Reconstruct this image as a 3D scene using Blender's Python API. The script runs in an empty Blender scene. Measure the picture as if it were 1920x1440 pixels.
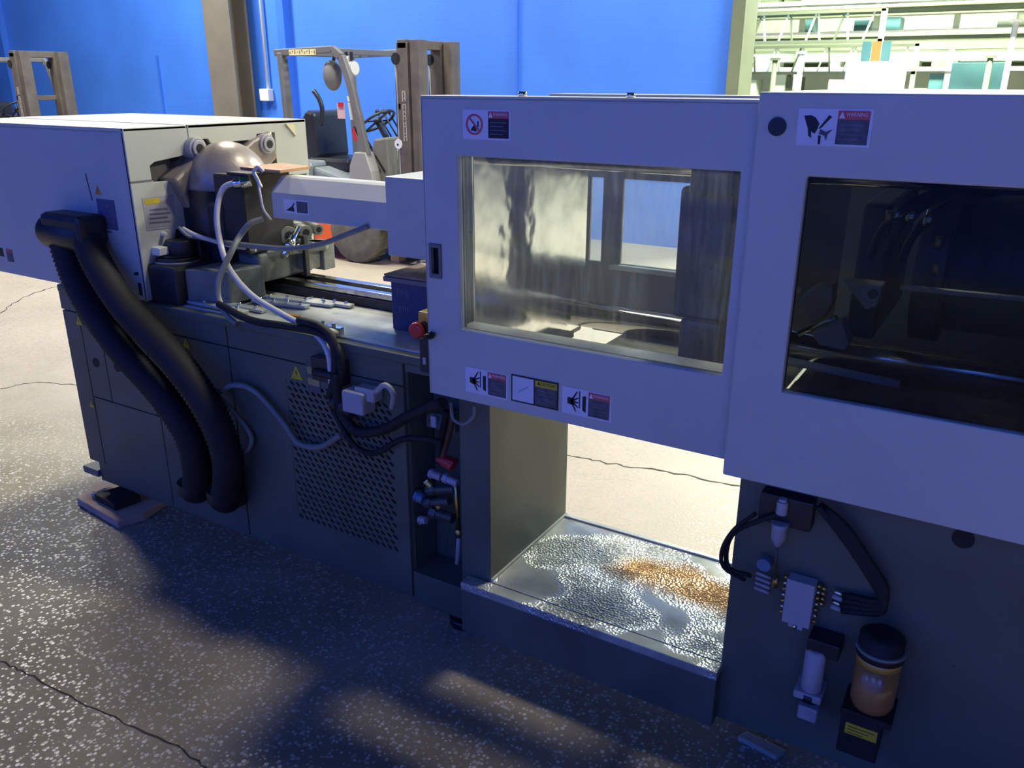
import bpy, bmesh, math, random
from mathutils import Vector, Matrix
random.seed(7)
PI = math.pi
scene = bpy.context.scene
C = scene.collection
R = random.Random(11)

# ------------------------------------------------------------------ camera
F = 1568.07; YAW = -.54443; PIT = .34729; ROL = .002658
CAM = Vector((2.73645, -1.75907, 1.62))
fw = Vector((math.sin(YAW)*math.cos(PIT), math.cos(YAW)*math.cos(PIT), -math.sin(PIT)))
r0 = Vector((math.cos(YAW), -math.sin(YAW), 0)); u0 = r0.cross(fw)
RT = math.cos(ROL)*r0 + math.sin(ROL)*u0; UP = -math.sin(ROL)*r0 + math.cos(ROL)*u0
cd = bpy.data.cameras.new('camera'); cam = bpy.data.objects.new('camera', cd); C.objects.link(cam)
cd.sensor_width = 36; cd.sensor_fit = 'HORIZONTAL'; cd.lens = F/1920*36
cam.matrix_world = Matrix(((RT.x, UP.x, -fw.x, CAM.x), (RT.y, UP.y, -fw.y, CAM.y), (RT.z, UP.z, -fw.z, CAM.z), (0, 0, 0, 1)))
scene.camera = cam

def at(px, py, ax, val):
    """world point on the plane ax=val that the photograph shows at pixel px,py"""
    d = fw + RT*((px-960)/F) - UP*((py-720)/F); k = 'xyz'.index(ax)
    return CAM + d*((val-CAM[k])/d[k])

# ------------------------------------------------------------------ world, lights, exposure
w = bpy.data.worlds.new('world'); scene.world = w; w.use_nodes = True
bgn = w.node_tree.nodes['Background']
bgn.inputs[0].default_value = (.08, .22, .34, 1); bgn.inputs[1].default_value = .09
scene.view_settings.view_transform = 'Standard'; scene.view_settings.look = 'None'
scene.view_settings.gamma = 1; scene.view_settings.exposure = 0
scene.view_settings.use_curve_mapping = False
scene.cycles.use_denoising = True
scene.cycles.max_bounces = 8; scene.cycles.transparent_max_bounces = 16
scene.cycles.sample_clamp_indirect = 8

def lamp(name, loc, target, size, power, col=(1, .95, .85), size_y=None, spread=180):
    l = bpy.data.lights.new(name, 'AREA'); l.energy = power; l.color = col
    l.shape = 'RECTANGLE' if size_y else 'DISK'; l.size = size
    if size_y: l.size_y = size_y
    l.spread = math.radians(spread)
    o = bpy.data.objects.new(name, l); C.objects.link(o); o.location = loc
    o.rotation_euler = (Vector(target)-Vector(loc)).to_track_quat('-Z', 'Y').to_euler()
    return o
WARM = (1, .93, .80); COOL = (.93, 1, .90)
lamp('high_bay_or_fill_lamp', (-2.4, 3.0, 5.2), (-2.4, 3.0, 0), .9, 300, WARM)
lamp('high_bay_or_fill_lamp', (-7.2, 2.6, 5.2), (-7.2, 2.6, 0), .9, 330, WARM)
lamp('high_bay_or_fill_lamp', (2.25, 1.7, 5.2), (2.25, 1.7, 0), .7, 140, WARM)
lamp('high_bay_or_fill_lamp', (4.4, -2.3, 5.0), (4.4, -2.3, 0), .8, 30, WARM, None, 50)  # added fill: its lit floor patch bounces warm light onto the door bottoms
lamp('high_bay_or_fill_lamp', (6.8, 4.2, 5.0), (6.8, 4.2, 0), .9, 480, WARM)  # added lamp that brightens the end panel and the gap wall
lamp('high_bay_or_fill_lamp', (-6.3, 4.3, 5.0), (-6.3, 4.6, 0), .9, 200, COOL)  # added lamp that brightens the left part of the blue wall
lamp('high_bay_or_fill_lamp', (1.9, 5.7, 4.9), (1.9, 5.0, 0), 1.0, 340, COOL)
lamp('hall_lamp', (1.5, 9.5, 4.6), (1.5, 10.5, 0), 3.2, 2100, (.95, 1, .88), 1.2)
for lx in (-7, -2.5, 2, 6):
    lamp('front_wall_fill_lamp', (lx, -5.3, 5.6), (lx, -6.6, 3.6), 1.2, 132, (.66, .95, 1), .4, 100)  # unseen lamps, added so the front wall throws blue light on the machine

# ------------------------------------------------------------------ materials
def lin(c):
    return tuple(((v/255)/12.92 if v/255 <= .04045 else ((v/255+.055)/1.055)**2.4) for v in c)
MATS = {}
def mat(name, col, rough=.5, metal=0, noise=0, scale=8, dirt=None, bump=0, bscale=60, spec=.5, coat=0):
    """procedural paint/metal: base colour with noise variation, grime and fine relief"""
    if name in MATS: return MATS[name]
    m = bpy.data.materials.new(name); m.use_nodes = True; nt = m.node_tree; N = nt.nodes; L = nt.links
    b = N['Principled BSDF']; b.inputs['Roughness'].default_value = rough; b.inputs['Metallic'].default_value = metal
    b.inputs['Specular IOR Level'].default_value = spec; b.inputs['Coat Weight'].default_value = coat
    tc = N.new('ShaderNodeTexCoord')
    n = N.new('ShaderNodeTexNoise'); n.inputs['Scale'].default_value = scale; n.inputs['Detail'].default_value = 6
    L.new(tc.outputs['Object'], n.inputs['Vector'])
    r = N.new('ShaderNodeValToRGB'); r.color_ramp.elements[0].position = .3; r.color_ramp.elements[1].position = .7
    k = noise
    r.color_ramp.elements[0].color = (*[max(0, v*(1-k)) for v in col], 1)
    r.color_ramp.elements[1].color = (*[min(1, v*(1+k*.5)) for v in col], 1)
    L.new(n.outputs['Fac'], r.inputs[0]); out = r.outputs[0]
    if dirt:
        n2 = N.new('ShaderNodeTexNoise'); n2.inputs['Scale'].default_value = scale*3.7; n2.inputs['Detail'].default_value = 10
        n2.inputs['Roughness'].default_value = .7
        L.new(tc.outputs['Object'], n2.inputs['Vector'])
        r2 = N.new('ShaderNodeValToRGB'); r2.color_ramp.elements[0].position = dirt[1]; r2.color_ramp.elements[1].position = min(1, dirt[1]+.06)
        mx = N.new('ShaderNodeMix'); mx.data_type = 'RGBA'; mx.inputs[7].default_value = (*dirt[0], 1)
        L.new(n2.outputs['Fac'], r2.inputs[0]); L.new(r2.outputs[0], mx.inputs[0]); L.new(out, mx.inputs[6]); out = mx.outputs[2]
    L.new(out, b.inputs['Base Color'])
    if bump:
        n3 = N.new('ShaderNodeTexNoise'); n3.inputs['Scale'].default_value = bscale; n3.inputs['Detail'].default_value = 4
        L.new(tc.outputs['Object'], n3.inputs['Vector'])
        bp = N.new('ShaderNodeBump'); bp.inputs['Strength'].default_value = bump; bp.inputs['Distance'].default_value = .004
        L.new(n3.outputs['Fac'], bp.inputs['Height']); L.new(bp.outputs[0], b.inputs['Normal'])
    MATS[name] = m
    return m
M_CREAM = mat('cream_paint', (.54, .555, .475), .42, 0, .06, 5, ((.16, .14, .12), .70), .05, 200)
M_BASE = mat('dark_green_grey_paint', (.105, .128, .095), .45, 0, .22, 5, ((.05, .05, .045), .66), .08, 120)
M_DECK = mat('worn_light_metal', (.50, .53, .47), .38, .25, .25, 9, ((.18, .16, .12), .62), .15, 90)
M_STEEL = mat('polished_steel', (.62, .60, .56), .16, 1, .1, 20)
M_DSTEEL = mat('oily_dark_steel', (.085, .095, .085), .36, .3, .4, 14, ((.03, .03, .03), .6), .2, 70)
M_CAST = mat('cast_iron_grey_green', (.20, .22, .18), .55, .1, .3, 12, ((.05, .05, .04), .6), .3, 60)
M_CASTL = mat('cast_iron_beige', (.36, .31, .26), .38, .25, .3, 9, ((.12, .09, .07), .64), .2, 60)
M_BLACK = mat('black_rubber', (.012, .013, .014), .72, 0, .3, 30)
M_BLACKM = mat('black_painted_metal', (.02, .021, .025), .42, 0, .4, 14)
M_DARK = mat('dark_cavity', (.010, .011, .012), .7, 0, .2, 10)
M_GREY = mat('grey_paint', (.19, .185, .17), .5, 0, .15, 7)
M_LGREY = mat('light_grey_plastic', (.42, .42, .42), .45, 0, .1, 9)
M_WHITEC = mat('white_cable', (.66, .64, .58), .4, 0, .08, 20)
M_GREYC = mat('grey_cable', (.22, .23, .21), .45, 0, .12, 20)
M_CHROME = mat('chrome', (.8, .8, .78), .12, 1, .05, 20)
M_BRASS = mat('brass', (.62, .45, .16), .3, 1, .15, 20)
M_YELLOW = mat('yellow_paint', (.75, .46, .05), .4, 0, .12, 12)
M_YLAB = mat('yellow_label', (.62, .50, .03), .45, 0, .12, 12)
M_RED = mat('red_plastic', (.55, .03, .035), .3, 0, .08, 12)
M_LRED = mat('label_red', (.62, .10, .10), .5, 0, .1, 12)
M_LORG = mat('label_orange', (.70, .30, .05), .5, 0, .1, 12)
M_LWHITE = mat('label_white', (.74, .74, .78), .45, 0, .05, 12)
M_LBLACK = mat('label_black', (.012, .013, .02), .5, 0, .2, 12)
M_LGREYB = mat('label_grey', (.10, .105, .12), .5, 0, .4, 60)
M_COPPER = mat('wood_board', (.50, .26, .13), .55, 0, .25, 14, None, .2, 80)
M_WOOD = mat('weathered_wood', (.34, .22, .12), .7, 0, .4, 16, ((.08, .05, .03), .6), .3, 70)
M_PINK = mat('bare_wood', (.62, .42, .28), .7, 0, .2, 12)
M_NAVY = mat('navy_paint', (.035, .05, .13), .4, 0, .2, 12)
M_FAINT = mat('faded_lettering', (.16, .15, .20), .6, 0, .3, 60)
M_AMBER = mat('amber_grease', (.36, .17, .045), .35, 0, .22, 24, None, 0, 60, .5, .6)
M_AMBERL = mat('amber_plastic', (.62, .36, .06), .3, 0, .15, 24, None, 0, 60, .5, .6)
M_BLUEP = mat('blue_plastic', (.12, .20, .32), .35, 0, .1, 24)
M_TYRE = mat('dusty_tyre', (.14, .13, .115), .75, 0, .25, 14, None, .3, 60)
M_FLGREY = mat('forklift_grey_paint', (.165, .165, .16), .4, 0, .1, 6)
M_FLMAST = mat('forklift_mast_brown_grey', (.145, .125, .105), .5, .2, .3, 7, ((.05, .045, .04), .64), .1, 50)
M_FLORG = mat('forklift_orange', (.85, .13, .03), .38, 0, .08, 8)
M_FLHOOD = mat('forklift_silver', (.24, .28, .30), .35, .1, .12, 6)
M_SEAT = mat('black_vinyl', (.03, .033, .04), .4, 0, .2, 12)
M_COLUMN = mat('brown_grey_column_paint', (.17, .15, .12), .6, 0, .15, 3, ((.09, .08, .07), .66))
M_WHITE = mat('white_paint', (.75, .76, .72), .5, 0, .06, 4)
M_HALL = mat('hall_pale_green_paint', (.60, .68, .52), .6, 0, .12, 2)
M_HALLD = mat('hall_olive_steel', (.15, .18, .10), .6, 0, .2, 2)
M_TEAL = mat('teal_panel', (.08, .22, .21), .5, 0, .2, 3)
M_ORNG = mat('orange_curtain', (.60, .20, .04), .6, 0, .1, 5)
M_LAVG = mat('grey_bracket_paint', (.42, .41, .43), .45, .1, .15, 14)

def wall_mat(name, col):
    m = bpy.data.materials.new(name); m.use_nodes = True; N = m.node_tree.nodes; L = m.node_tree.links
    b = N['Principled BSDF']; b.inputs['Roughness'].default_value = .55
    tc = N.new('ShaderNodeTexCoord')
    n = N.new('ShaderNodeTexNoise'); n.inputs['Scale'].default_value = .9; n.inputs['Detail'].default_value = 8
    L.new(tc.outputs['Object'], n.inputs['Vector'])
    r = N.new('ShaderNodeValToRGB'); r.color_ramp.elements[0].position = .3; r.color_ramp.elements[1].position = .7
    r.color_ramp.elements[0].color = (*[v*.86 for v in col], 1); r.color_ramp.elements[1].color = (*[min(1, v*1.1) for v in col], 1)
    L.new(n.outputs['Fac'], r.inputs[0]); L.new(r.outputs[0], b.inputs['Base Color'])
    n3 = N.new('ShaderNodeTexBrick'); n3.inputs['Scale'].default_value = 4
    n3.inputs['Color1'].default_value = n3.inputs['Color2'].default_value = (1, 1, 1, 1); n3.inputs['Mortar'].default_value = (0, 0, 0, 1)
    mp = N.new('ShaderNodeMapping'); mp.inputs['Rotation'].default_value = (PI/2, 0, 0)
    L.new(tc.outputs['Object'], mp.inputs[0]); L.new(mp.outputs[0], n3.inputs['Vector'])
    bp = N.new('ShaderNodeBump'); bp.inputs['Strength'].default_value = .25; bp.inputs['Distance'].default_value = .006
    L.new(n3.outputs['Color'], bp.inputs['Height']); L.new(bp.outputs[0], b.inputs['Normal'])
    return m
M_BLUEWALL = wall_mat('blue_wall_paint', (.055, .21, .78))
M_BLUEBOUNCE = wall_mat('blue_bounce_wall_paint', (.028, .085, .82))
M_BLUETRIM = wall_mat('blue_pilaster_paint', (.035, .16, .66))

def floor_mat():
    m = bpy.data.materials.new('ground_concrete'); m.use_nodes = True; N = m.node_tree.nodes; L = m.node_tree.links
    b = N['Principled BSDF']
    tc = N.new('ShaderNodeTexCoord')
    big = N.new('ShaderNodeTexNoise'); big.inputs['Scale'].default_value = 1.1; big.inputs['Detail'].default_value = 9; big.inputs['Roughness'].default_value = .62
    L.new(tc.outputs['Object'], big.inputs['Vector'])
    r = N.new('ShaderNodeValToRGB'); e = r.color_ramp.elements
    e[0].position = .3; e[0].color = (.20, .17, .135, 1); e[1].position = .7; e[1].color = (.40, .35, .285, 1)
    L.new(big.outputs['Fac'], r.inputs[0])
    vo = N.new('ShaderNodeTexVoronoi'); vo.inputs['Scale'].default_value = 88; vo.inputs['Randomness'].default_value = 1
    L.new(tc.outputs['Object'], vo.inputs['Vector'])
    # exposed aggregate: pale stones of random size among dark matrix
    sep = N.new('ShaderNodeSeparateColor'); L.new(vo.outputs['Color'], sep.inputs[0])
    mth = N.new('ShaderNodeMath'); mth.operation = 'MULTIPLY'; mth.inputs[1].default_value = .62
    L.new(sep.outputs[0], mth.inputs[0])
    sub = N.new('ShaderNodeMath'); sub.operation = 'SUBTRACT'; L.new(mth.outputs[0], sub.inputs[0]); L.new(vo.outputs['Distance'], sub.inputs[1])
    st = N.new('ShaderNodeValToRGB'); st.color_ramp.elements[0].position = .0; st.color_ramp.elements[1].position = .10
    L.new(sub.outputs[0], st.inputs[0])
    stone = N.new('ShaderNodeValToRGB'); s = stone.color_ramp.elements
    s[0].color = (.30, .27, .22, 1); s[1].color = (.66, .62, .53, 1); L.new(sep.outputs[1], stone.inputs[0])
    dk = N.new('ShaderNodeMix'); dk.data_type = 'RGBA'; dk.blend_type = 'MULTIPLY'; dk.inputs[0].default_value = 1
    dk.inputs[7].default_value = (.80, .80, .66, 1); L.new(r.outputs[0], dk.inputs[6])
    mx = N.new('ShaderNodeMix'); mx.data_type = 'RGBA'
    L.new(st.outputs[0], mx.inputs[0]); L.new(dk.outputs[2], mx.inputs[6]); L.new(stone.outputs[0], mx.inputs[7])
    # aggregate shows in front; the smooth pale tone behind paints in overexposure and grazing light
    sx = N.new('ShaderNodeSeparateXYZ'); L.new(tc.outputs['Object'], sx.inputs[0])
    wob = N.new('ShaderNodeMath'); wob.operation = 'MULTIPLY_ADD'; wob.inputs[1].default_value = 1.2
    L.new(big.outputs['Fac'], wob.inputs[0]); L.new(sx.outputs['Y'], wob.inputs[2])
    mr = N.new('ShaderNodeMapRange'); mr.inputs['From Min'].default_value = .5; mr.inputs['From Max'].default_value = 1.4
    L.new(wob.outputs[0], mr.inputs['Value'])
    smooth = N.new('ShaderNodeMix'); smooth.data_type = 'RGBA'
    lt = N.new('ShaderNodeMix'); lt.data_type = 'RGBA'; lt.inputs[0].default_value = .55; lt.inputs[7].default_value = (.44, .39, .32, 1)
    L.new(r.outputs[0], lt.inputs[6])
    L.new(mr.outputs[0], smooth.inputs[0]); L.new(mx.outputs[2], smooth.inputs[6]); L.new(lt.outputs[2], smooth.inputs[7])
    L.new(smooth.outputs[2], b.inputs['Base Color'])
    rr = N.new('ShaderNodeMapRange'); rr.inputs['To Min'].default_value = .62; rr.inputs['To Max'].default_value = .30
    L.new(st.outputs[0], rr.inputs['Value']); L.new(rr.outputs[0], b.inputs['Roughness'])
    bp = N.new('ShaderNodeBump'); bp.inputs['Strength'].default_value = .35; bp.inputs['Distance'].default_value = .002
    L.new(vo.outputs['Distance'], bp.inputs['Height']); L.new(bp.outputs[0], b.inputs['Normal'])
    return m
M_FLOOR = floor_mat()

def tray_mat():
    m = bpy.data.materials.new('oily_galvanised_tray'); m.use_nodes = True; N = m.node_tree.nodes; L = m.node_tree.links
    b = N['Principled BSDF']; b.inputs['Metallic'].default_value = .35
    tc = N.new('ShaderNodeTexCoord')
    n = N.new('ShaderNodeTexNoise'); n.inputs['Scale'].default_value = 7; n.inputs['Detail'].default_value = 8
    L.new(tc.outputs['Object'], n.inputs['Vector'])
    r = N.new('ShaderNodeValToRGB'); e = r.color_ramp.elements
    e[0].position = .34; e[0].color = (.34, .37, .31, 1); e[1].position = .66; e[1].color = (.66, .69, .60, 1)
    L.new(n.outputs['Fac'], r.inputs[0])
    # amber oil puddle with its own outline at the back right of the tray
    mp = N.new('ShaderNodeMapping'); mp.vector_type = 'POINT'
    mp.inputs['Location'].default_value = (-2.12*3.1, -.285*9, 0); mp.inputs['Scale'].default_value = (3.1, 9, 0)
    L.new(tc.outputs['Object'], mp.inputs[0])
    ad = N.new('ShaderNodeVectorMath'); ad.operation = 'LENGTH'; L.new(mp.outputs[0], ad.inputs[0])
    a2 = N.new('ShaderNodeMath'); a2.operation = 'MULTIPLY_ADD'; a2.inputs[1].default_value = 1.3
    L.new(n.outputs['Fac'], a2.inputs[0]); L.new(ad.outputs['Value'], a2.inputs[2])
    rs = N.new('ShaderNodeValToRGB'); rs.color_ramp.elements[0].position = .95; rs.color_ramp.elements[0].color = (1, 1, 1, 1)
    rs.color_ramp.elements[1].position = 1.45/1.0 if False else 1.0; rs.color_ramp.elements[1].color = (0, 0, 0, 1)
    mr = N.new('ShaderNodeMapRange'); mr.inputs['From Min'].default_value = 1.1; mr.inputs['From Max'].default_value = 1.75
    mr.inputs['To Min'].default_value = 1; mr.inputs['To Max'].default_value = 0
    L.new(a2.outputs[0], mr.inputs['Value'])
    mx = N.new('ShaderNodeMix'); mx.data_type = 'RGBA'; mx.inputs[7].default_value = (.52, .27, .07, 1)
    L.new(mr.outputs[0], mx.inputs[0]); L.new(r.outputs[0], mx.inputs[6]); L.new(mx.outputs[2], b.inputs['Base Color'])
    # droplets of oil over a smooth skin
    v = N.new('ShaderNodeTexVoronoi'); v.inputs['Scale'].default_value = 130; v.feature = 'F1'
    L.new(tc.outputs['Object'], v.inputs['Vector'])
    n3 = N.new('ShaderNodeTexNoise'); n3.inputs['Scale'].default_value = 4.5; L.new(tc.outputs['Object'], n3.inputs['Vector'])
    m3 = N.new('ShaderNodeMapRange'); m3.inputs['From Min'].default_value = .40; m3.inputs['From Max'].default_value = .58
    L.new(n3.outputs['Fac'], m3.inputs['Value'])
    bp = N.new('ShaderNodeBump'); bp.inputs['Distance'].default_value = .010
    m4 = N.new('ShaderNodeMath'); m4.operation = 'MULTIPLY'; m4.inputs[1].default_value = .8; L.new(m3.outputs[0], m4.inputs[0])
    L.new(m4.outputs[0], bp.inputs['Strength']); L.new(v.outputs['Distance'], bp.inputs['Height']); L.new(bp.outputs[0], b.inputs['Normal'])
    b.inputs['Roughness'].default_value = .16
    return m
M_TRAY = tray_mat()

def pane_mat(name, tint, haze, rough=.04, blobs=None, streak=.12, gloss=1):
    """clear or tinted sheet: see-through, glossy, with dust and vertical wipe marks; blobs = milky abraded areas (x, z, rx, rz, strength)"""
    m = bpy.data.materials.new(name); m.use_nodes = True; N = m.node_tree.nodes; L = m.node_tree.links
    N.remove(N['Principled BSDF']); out = N['Material Output']
    tr = N.new('ShaderNodeBsdfTransparent'); tr.inputs[0].default_value = (*tint, 1)
    gl = N.new('ShaderNodeBsdfGlossy'); gl.inputs['Roughness'].default_value = rough; gl.inputs[0].default_value = (gloss, gloss, gloss, 1)
    fr = N.new('ShaderNodeFresnel'); fr.inputs[0].default_value = 1.3
    mg = N.new('ShaderNodeMixShader'); L.new(fr.outputs[0], mg.inputs[0]); L.new(tr.outputs[0], mg.inputs[1]); L.new(gl.outputs[0], mg.inputs[2])
    tc = N.new('ShaderNodeTexCoord'); mp = N.new('ShaderNodeMapping'); mp.inputs['Scale'].default_value = (60, 60, 5)
    L.new(tc.outputs['Object'], mp.inputs[0])
    n = N.new('ShaderNodeTexNoise'); n.inputs['Scale'].default_value = 1.6; n.inputs['Detail'].default_value = 8; n.inputs['Roughness'].default_value = .65
    L.new(mp.outputs[0], n.inputs['Vector'])
    mr = N.new('ShaderNodeMapRange'); mr.inputs['From Min'].default_value = .45; mr.inputs['From Max'].default_value = .8
    mr.inputs['To Min'].default_value = haze; mr.inputs['To Max'].default_value = haze+streak
    L.new(n.outputs['Fac'], mr.inputs['Value'])
    fac = mr.outputs[0]
    for bx, bz, rx, rz, st in (blobs or []):
        m2 = N.new('ShaderNodeMapping'); m2.inputs['Location'].default_value = (-bx/rx, 0, -bz/rz); m2.inputs['Scale'].default_value = (1/rx, 0, 1/rz)
        L.new(tc.outputs['Object'], m2.inputs[0])
        ln = N.new('ShaderNodeVectorMath'); ln.operation = 'LENGTH'; L.new(m2.outputs[0], ln.inputs[0])
        ad = N.new('ShaderNodeMath'); ad.operation = 'MULTIPLY_ADD'; ad.inputs[1].default_value = .35
        L.new(n.outputs['Fac'], ad.inputs[0]); L.new(ln.outputs['Value'], ad.inputs[2])
        k = N.new('ShaderNodeMapRange'); k.inputs['From Min'].default_value = .80; k.inputs['From Max'].default_value = 1.32
        k.interpolation_type = 'SMOOTHSTEP'
        k.inputs['To Min'].default_value = st; k.inputs['To Max'].default_value = 0; L.new(ad.outputs[0], k.inputs['Value'])
        mxm = N.new('ShaderNodeMath'); mxm.operation = 'MAXIMUM'; L.new(fac, mxm.inputs[0]); L.new(k.outputs[0], mxm.inputs[1]); fac = mxm.outputs[0]
    df = N.new('ShaderNodeBsdfDiffuse'); df.inputs[0].default_value = (.72, .74, .70, 1)
    tl = N.new('ShaderNodeBsdfTranslucent'); tl.inputs[0].default_value = (.93, .95, .88, 1)
    md = N.new('ShaderNodeMixShader'); md.inputs[0].default_value = .65; L.new(df.outputs[0], md.inputs[1]); L.new(tl.outputs[0], md.inputs[2])
    mx = N.new('ShaderNodeMixShader'); L.new(fac, mx.inputs[0]); L.new(mg.outputs[0], mx.inputs[1]); L.new(md.outputs[0], mx.inputs[2])
    L.new(mx.outputs[0], out.inputs[0])
    return m

# ------------------------------------------------------------------ mesh builder
class MB:
    def __init__(s): s.v = []; s.f = []; s.m = []; s.s = []; s.mats = []; s.cur = 0
    def use(s, m):
        if m not in s.mats: s.mats.append(m)
        s.cur = s.mats.index(m); return s
    def add(s, vs, fs, smooth=False):
        o = len(s.v); s.v += [tuple(v) for v in vs]
        for f in fs: s.f.append([i+o for i in f]); s.m.append(s.cur); s.s.append(smooth)
        return s
    def box(s, x0, x1, y0, y1, z0, z1, rot=None):
        x0, x1 = sorted((x0, x1)); y0, y1 = sorted((y0, y1)); z0, z1 = sorted((z0, z1))
        v = [Vector((x, y, z)) for z in (z0, z1) for x, y in ((x0, y0), (x1, y0), (x1, y1), (x0, y1))]
        if rot:
            c = Vector(((x0+x1)/2, (y0+y1)/2, (z0+z1)/2)); v = [rot @ (p-c) + c for p in v]
        return s.add(v, [(3, 2, 1, 0), (4, 5, 6, 7), (0, 1, 5, 4), (1, 2, 6, 5), (2, 3, 7, 6), (3, 0, 4, 7)])
    def bar(s, a, b, w, h, up=(0, 0, 1)):
        a = Vector(a); b = Vector(b); d = (b-a).normalized(); u = Vector(up)
        if abs(d.dot(u)) > .98: u = Vector((0, 1, 0))
        x = d.cross(u).normalized(); y = x.cross(d)
        v = [p + x*sx*w/2 + y*sy*h/2 for p in (a, b) for sx, sy in ((-1, -1), (1, -1), (1, 1), (-1, 1))]
        return s.add(v, [(3, 2, 1, 0), (4, 5, 6, 7), (0, 1, 5, 4), (1, 2, 6, 5), (2, 3, 7, 6), (3, 0, 4, 7)])
    def cyl(s, a, b, ra, rb=None, n=20, caps=True):
        return s.lathe(a, b, [(0, ra), (1, ra if rb is None else rb)], n, caps)
    def lathe(s, a, b, prof, n=20, caps=True):
        a = Vector(a); b = Vector(b); d = (b-a); z = d.normalized()
        u = Vector((0, 0, 1)) if abs(z.z) < .9 else Vector((1, 0, 0))
        x = z.cross(u).normalized(); y = z.cross(x)
        vs = []
        for t, r in prof:
            for k in range(n):
                q = 2*PI*k/n; vs.append(a + d*t + x*math.cos(q)*r + y*math.sin(q)*r)
        fs = [(i*n+k, i*n+(k+1) % n, (i+1)*n+(k+1) % n, (i+1)*n+k) for i in range(len(prof)-1) for k in range(n)]
        s.add(vs, fs, True)
        if caps:
            o = len(s.v)-len(vs)
            for i in (0, len(prof)-1):
                if prof[i][1] > 1e-4:
                    s.f.append([o+i*n+k for k in range(n)]); s.m.append(s.cur); s.s.append(False)
        return s
    def tube(s, pts, r, n=10, sub=6, ridge=None):
        P = spline([Vector(p) for p in pts], sub); vs = []; x = None
        if ridge:   # resample finely so every corrugation has its own ring pair
            P = resample(P, ridge/2)
        for i, p in enumerate(P):
            t = (P[min(i+1, len(P)-1)] - P[max(i-1, 0)]).normalized()
            if x is None:
                x = t.cross(Vector((0, 0, 1)) if abs(t.z) < .9 else Vector((0, 1, 0))).normalized()
            x = (x - t*x.dot(t)).normalized(); y = t.cross(x)
            rr = r*(1 if not ridge else (1.0 if i % 2 else .88))
            for k in range(n):
                q = 2*PI*k/n; vs.append(p + x*math.cos(q)*rr + y*math.sin(q)*rr)
        m = len(P)
        fs = [(i*n+k, i*n+(k+1) % n, (i+1)*n+(k+1) % n, (i+1)*n+k) for i in range(m-1) for k in range(n)]
        s.add(vs, fs, True); o = len(s.v)-len(vs)
        for i in (0, m-1): s.f.append([o+i*n+k for k in range(n)]); s.m.append(s.cur); s.s.append(False)
        return s
    def sphere(s, c, r, n=16, sz=1):
        c = Vector(c); m = n//2
        return s.lathe(c-Vector((0, 0, r*sz)), c+Vector((0, 0, r*sz)), [((1-math.cos(PI*i/m))/2, max(1e-5, r*math.sin(PI*i/m))) for i in range(m+1)], n, False)
    def prism(s, poly, w0, w1, plane='xz'):
        """polygon in a plane pushed from w0 to w1 along the third axis"""
        def mp(a, b, w_): return {'xz': (a, w_, b), 'yz': (w_, a, b), 'xy': (a, b, w_)}[plane]
        n = len(poly); v = [mp(a, b, w0) for a, b in poly] + [mp(a, b, w1) for a, b in poly]
        return s.add(v, [tuple(range(n)), tuple(range(2*n-1, n-1, -1))] + [(i, i+n, (i+1) % n+n, (i+1) % n) for i in range(n)])
    def grid(s, us, vs_, holes, w0, w1, plane='xz'):
        """plate with rectangular openings: cells (i,j) in holes are left out"""
        def mp(a, b, w_): return {'xz': (a, w_, b), 'yz': (w_, a, b), 'xy': (a, b, w_)}[plane]
        nu, nv = len(us)-1, len(vs_)-1
        fill = lambda i, j: 0 <= i < nu and 0 <= j < nv and (i, j) not in holes
        for i in range(nu):
            for j in range(nv):
                if not fill(i, j): continue
                a0, a1, b0, b1 = us[i], us[i+1], vs_[j], vs_[j+1]
                s.add([mp(a0, b0, w0), mp(a1, b0, w0), mp(a1, b1, w0), mp(a0, b1, w0)], [(0, 1, 2, 3)])
                s.add([mp(a0, b0, w1), mp(a1, b0, w1), mp(a1, b1, w1), mp(a0, b1, w1)], [(3, 2, 1, 0)])
                for di, dj, p, q in ((-1, 0, (a0, b0), (a0, b1)), (1, 0, (a1, b0), (a1, b1)), (0, -1, (a0, b0), (a1, b0)), (0, 1, (a0, b1), (a1, b1))):
                    if not fill(i+di, j+dj):
                        s.add([mp(*p, w0), mp(*q, w0), mp(*q, w1), mp(*p, w1)], [(0, 1, 2, 3)])
        return s
    def text(s, txt, size, loc, xdir=(1, 0, 0), ydir=(0, 0, 1), stretch=1, align='CENTER'):
        cu = bpy.data.curves.new('t', 'FONT'); cu.body = txt; cu.size = size; cu.align_x = align; cu.align_y = 'CENTER'; cu.resolution_u = 2
        o = bpy.data.objects.new('t', cu); C.objects.link(o)
        me = o.to_mesh(); X = Vector(xdir); Y = Vector(ydir); L0 = Vector(loc)
        vs = [L0 + X*v.co.x*stretch + Y*v.co.y for v in me.vertices]
        s.add(vs, [tuple(p.vertices) for p in me.polygons]); o.to_mesh_clear()
        bpy.data.objects.remove(o); bpy.data.curves.remove(cu)
        return s
    def build(s, name, m=None, parent=None, bevel=0, label=None):
        me = bpy.data.meshes.new(name); me.from_pydata(s.v, [], s.f)
        for mm in (s.mats or [m]): me.materials.append(mm)
        if s.mats: me.polygons.foreach_set('material_index', s.m)
        me.polygons.foreach_set('use_smooth', s.s); me.update()
        b = bmesh.new(); b.from_mesh(me); bmesh.ops.remove_doubles(b, verts=b.verts[:], dist=1e-6)
        bmesh.ops.recalc_face_normals(b, faces=b.faces[:])
        b.to_mesh(me); b.free()
        o = bpy.data.objects.new(name, me); C.objects.link(o)
        if bevel:
            bv = o.modifiers.new('bevel', 'BEVEL'); bv.width = bevel; bv.segments = 2; bv.limit_method = 'ANGLE'; bv.angle_limit = .8
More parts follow.
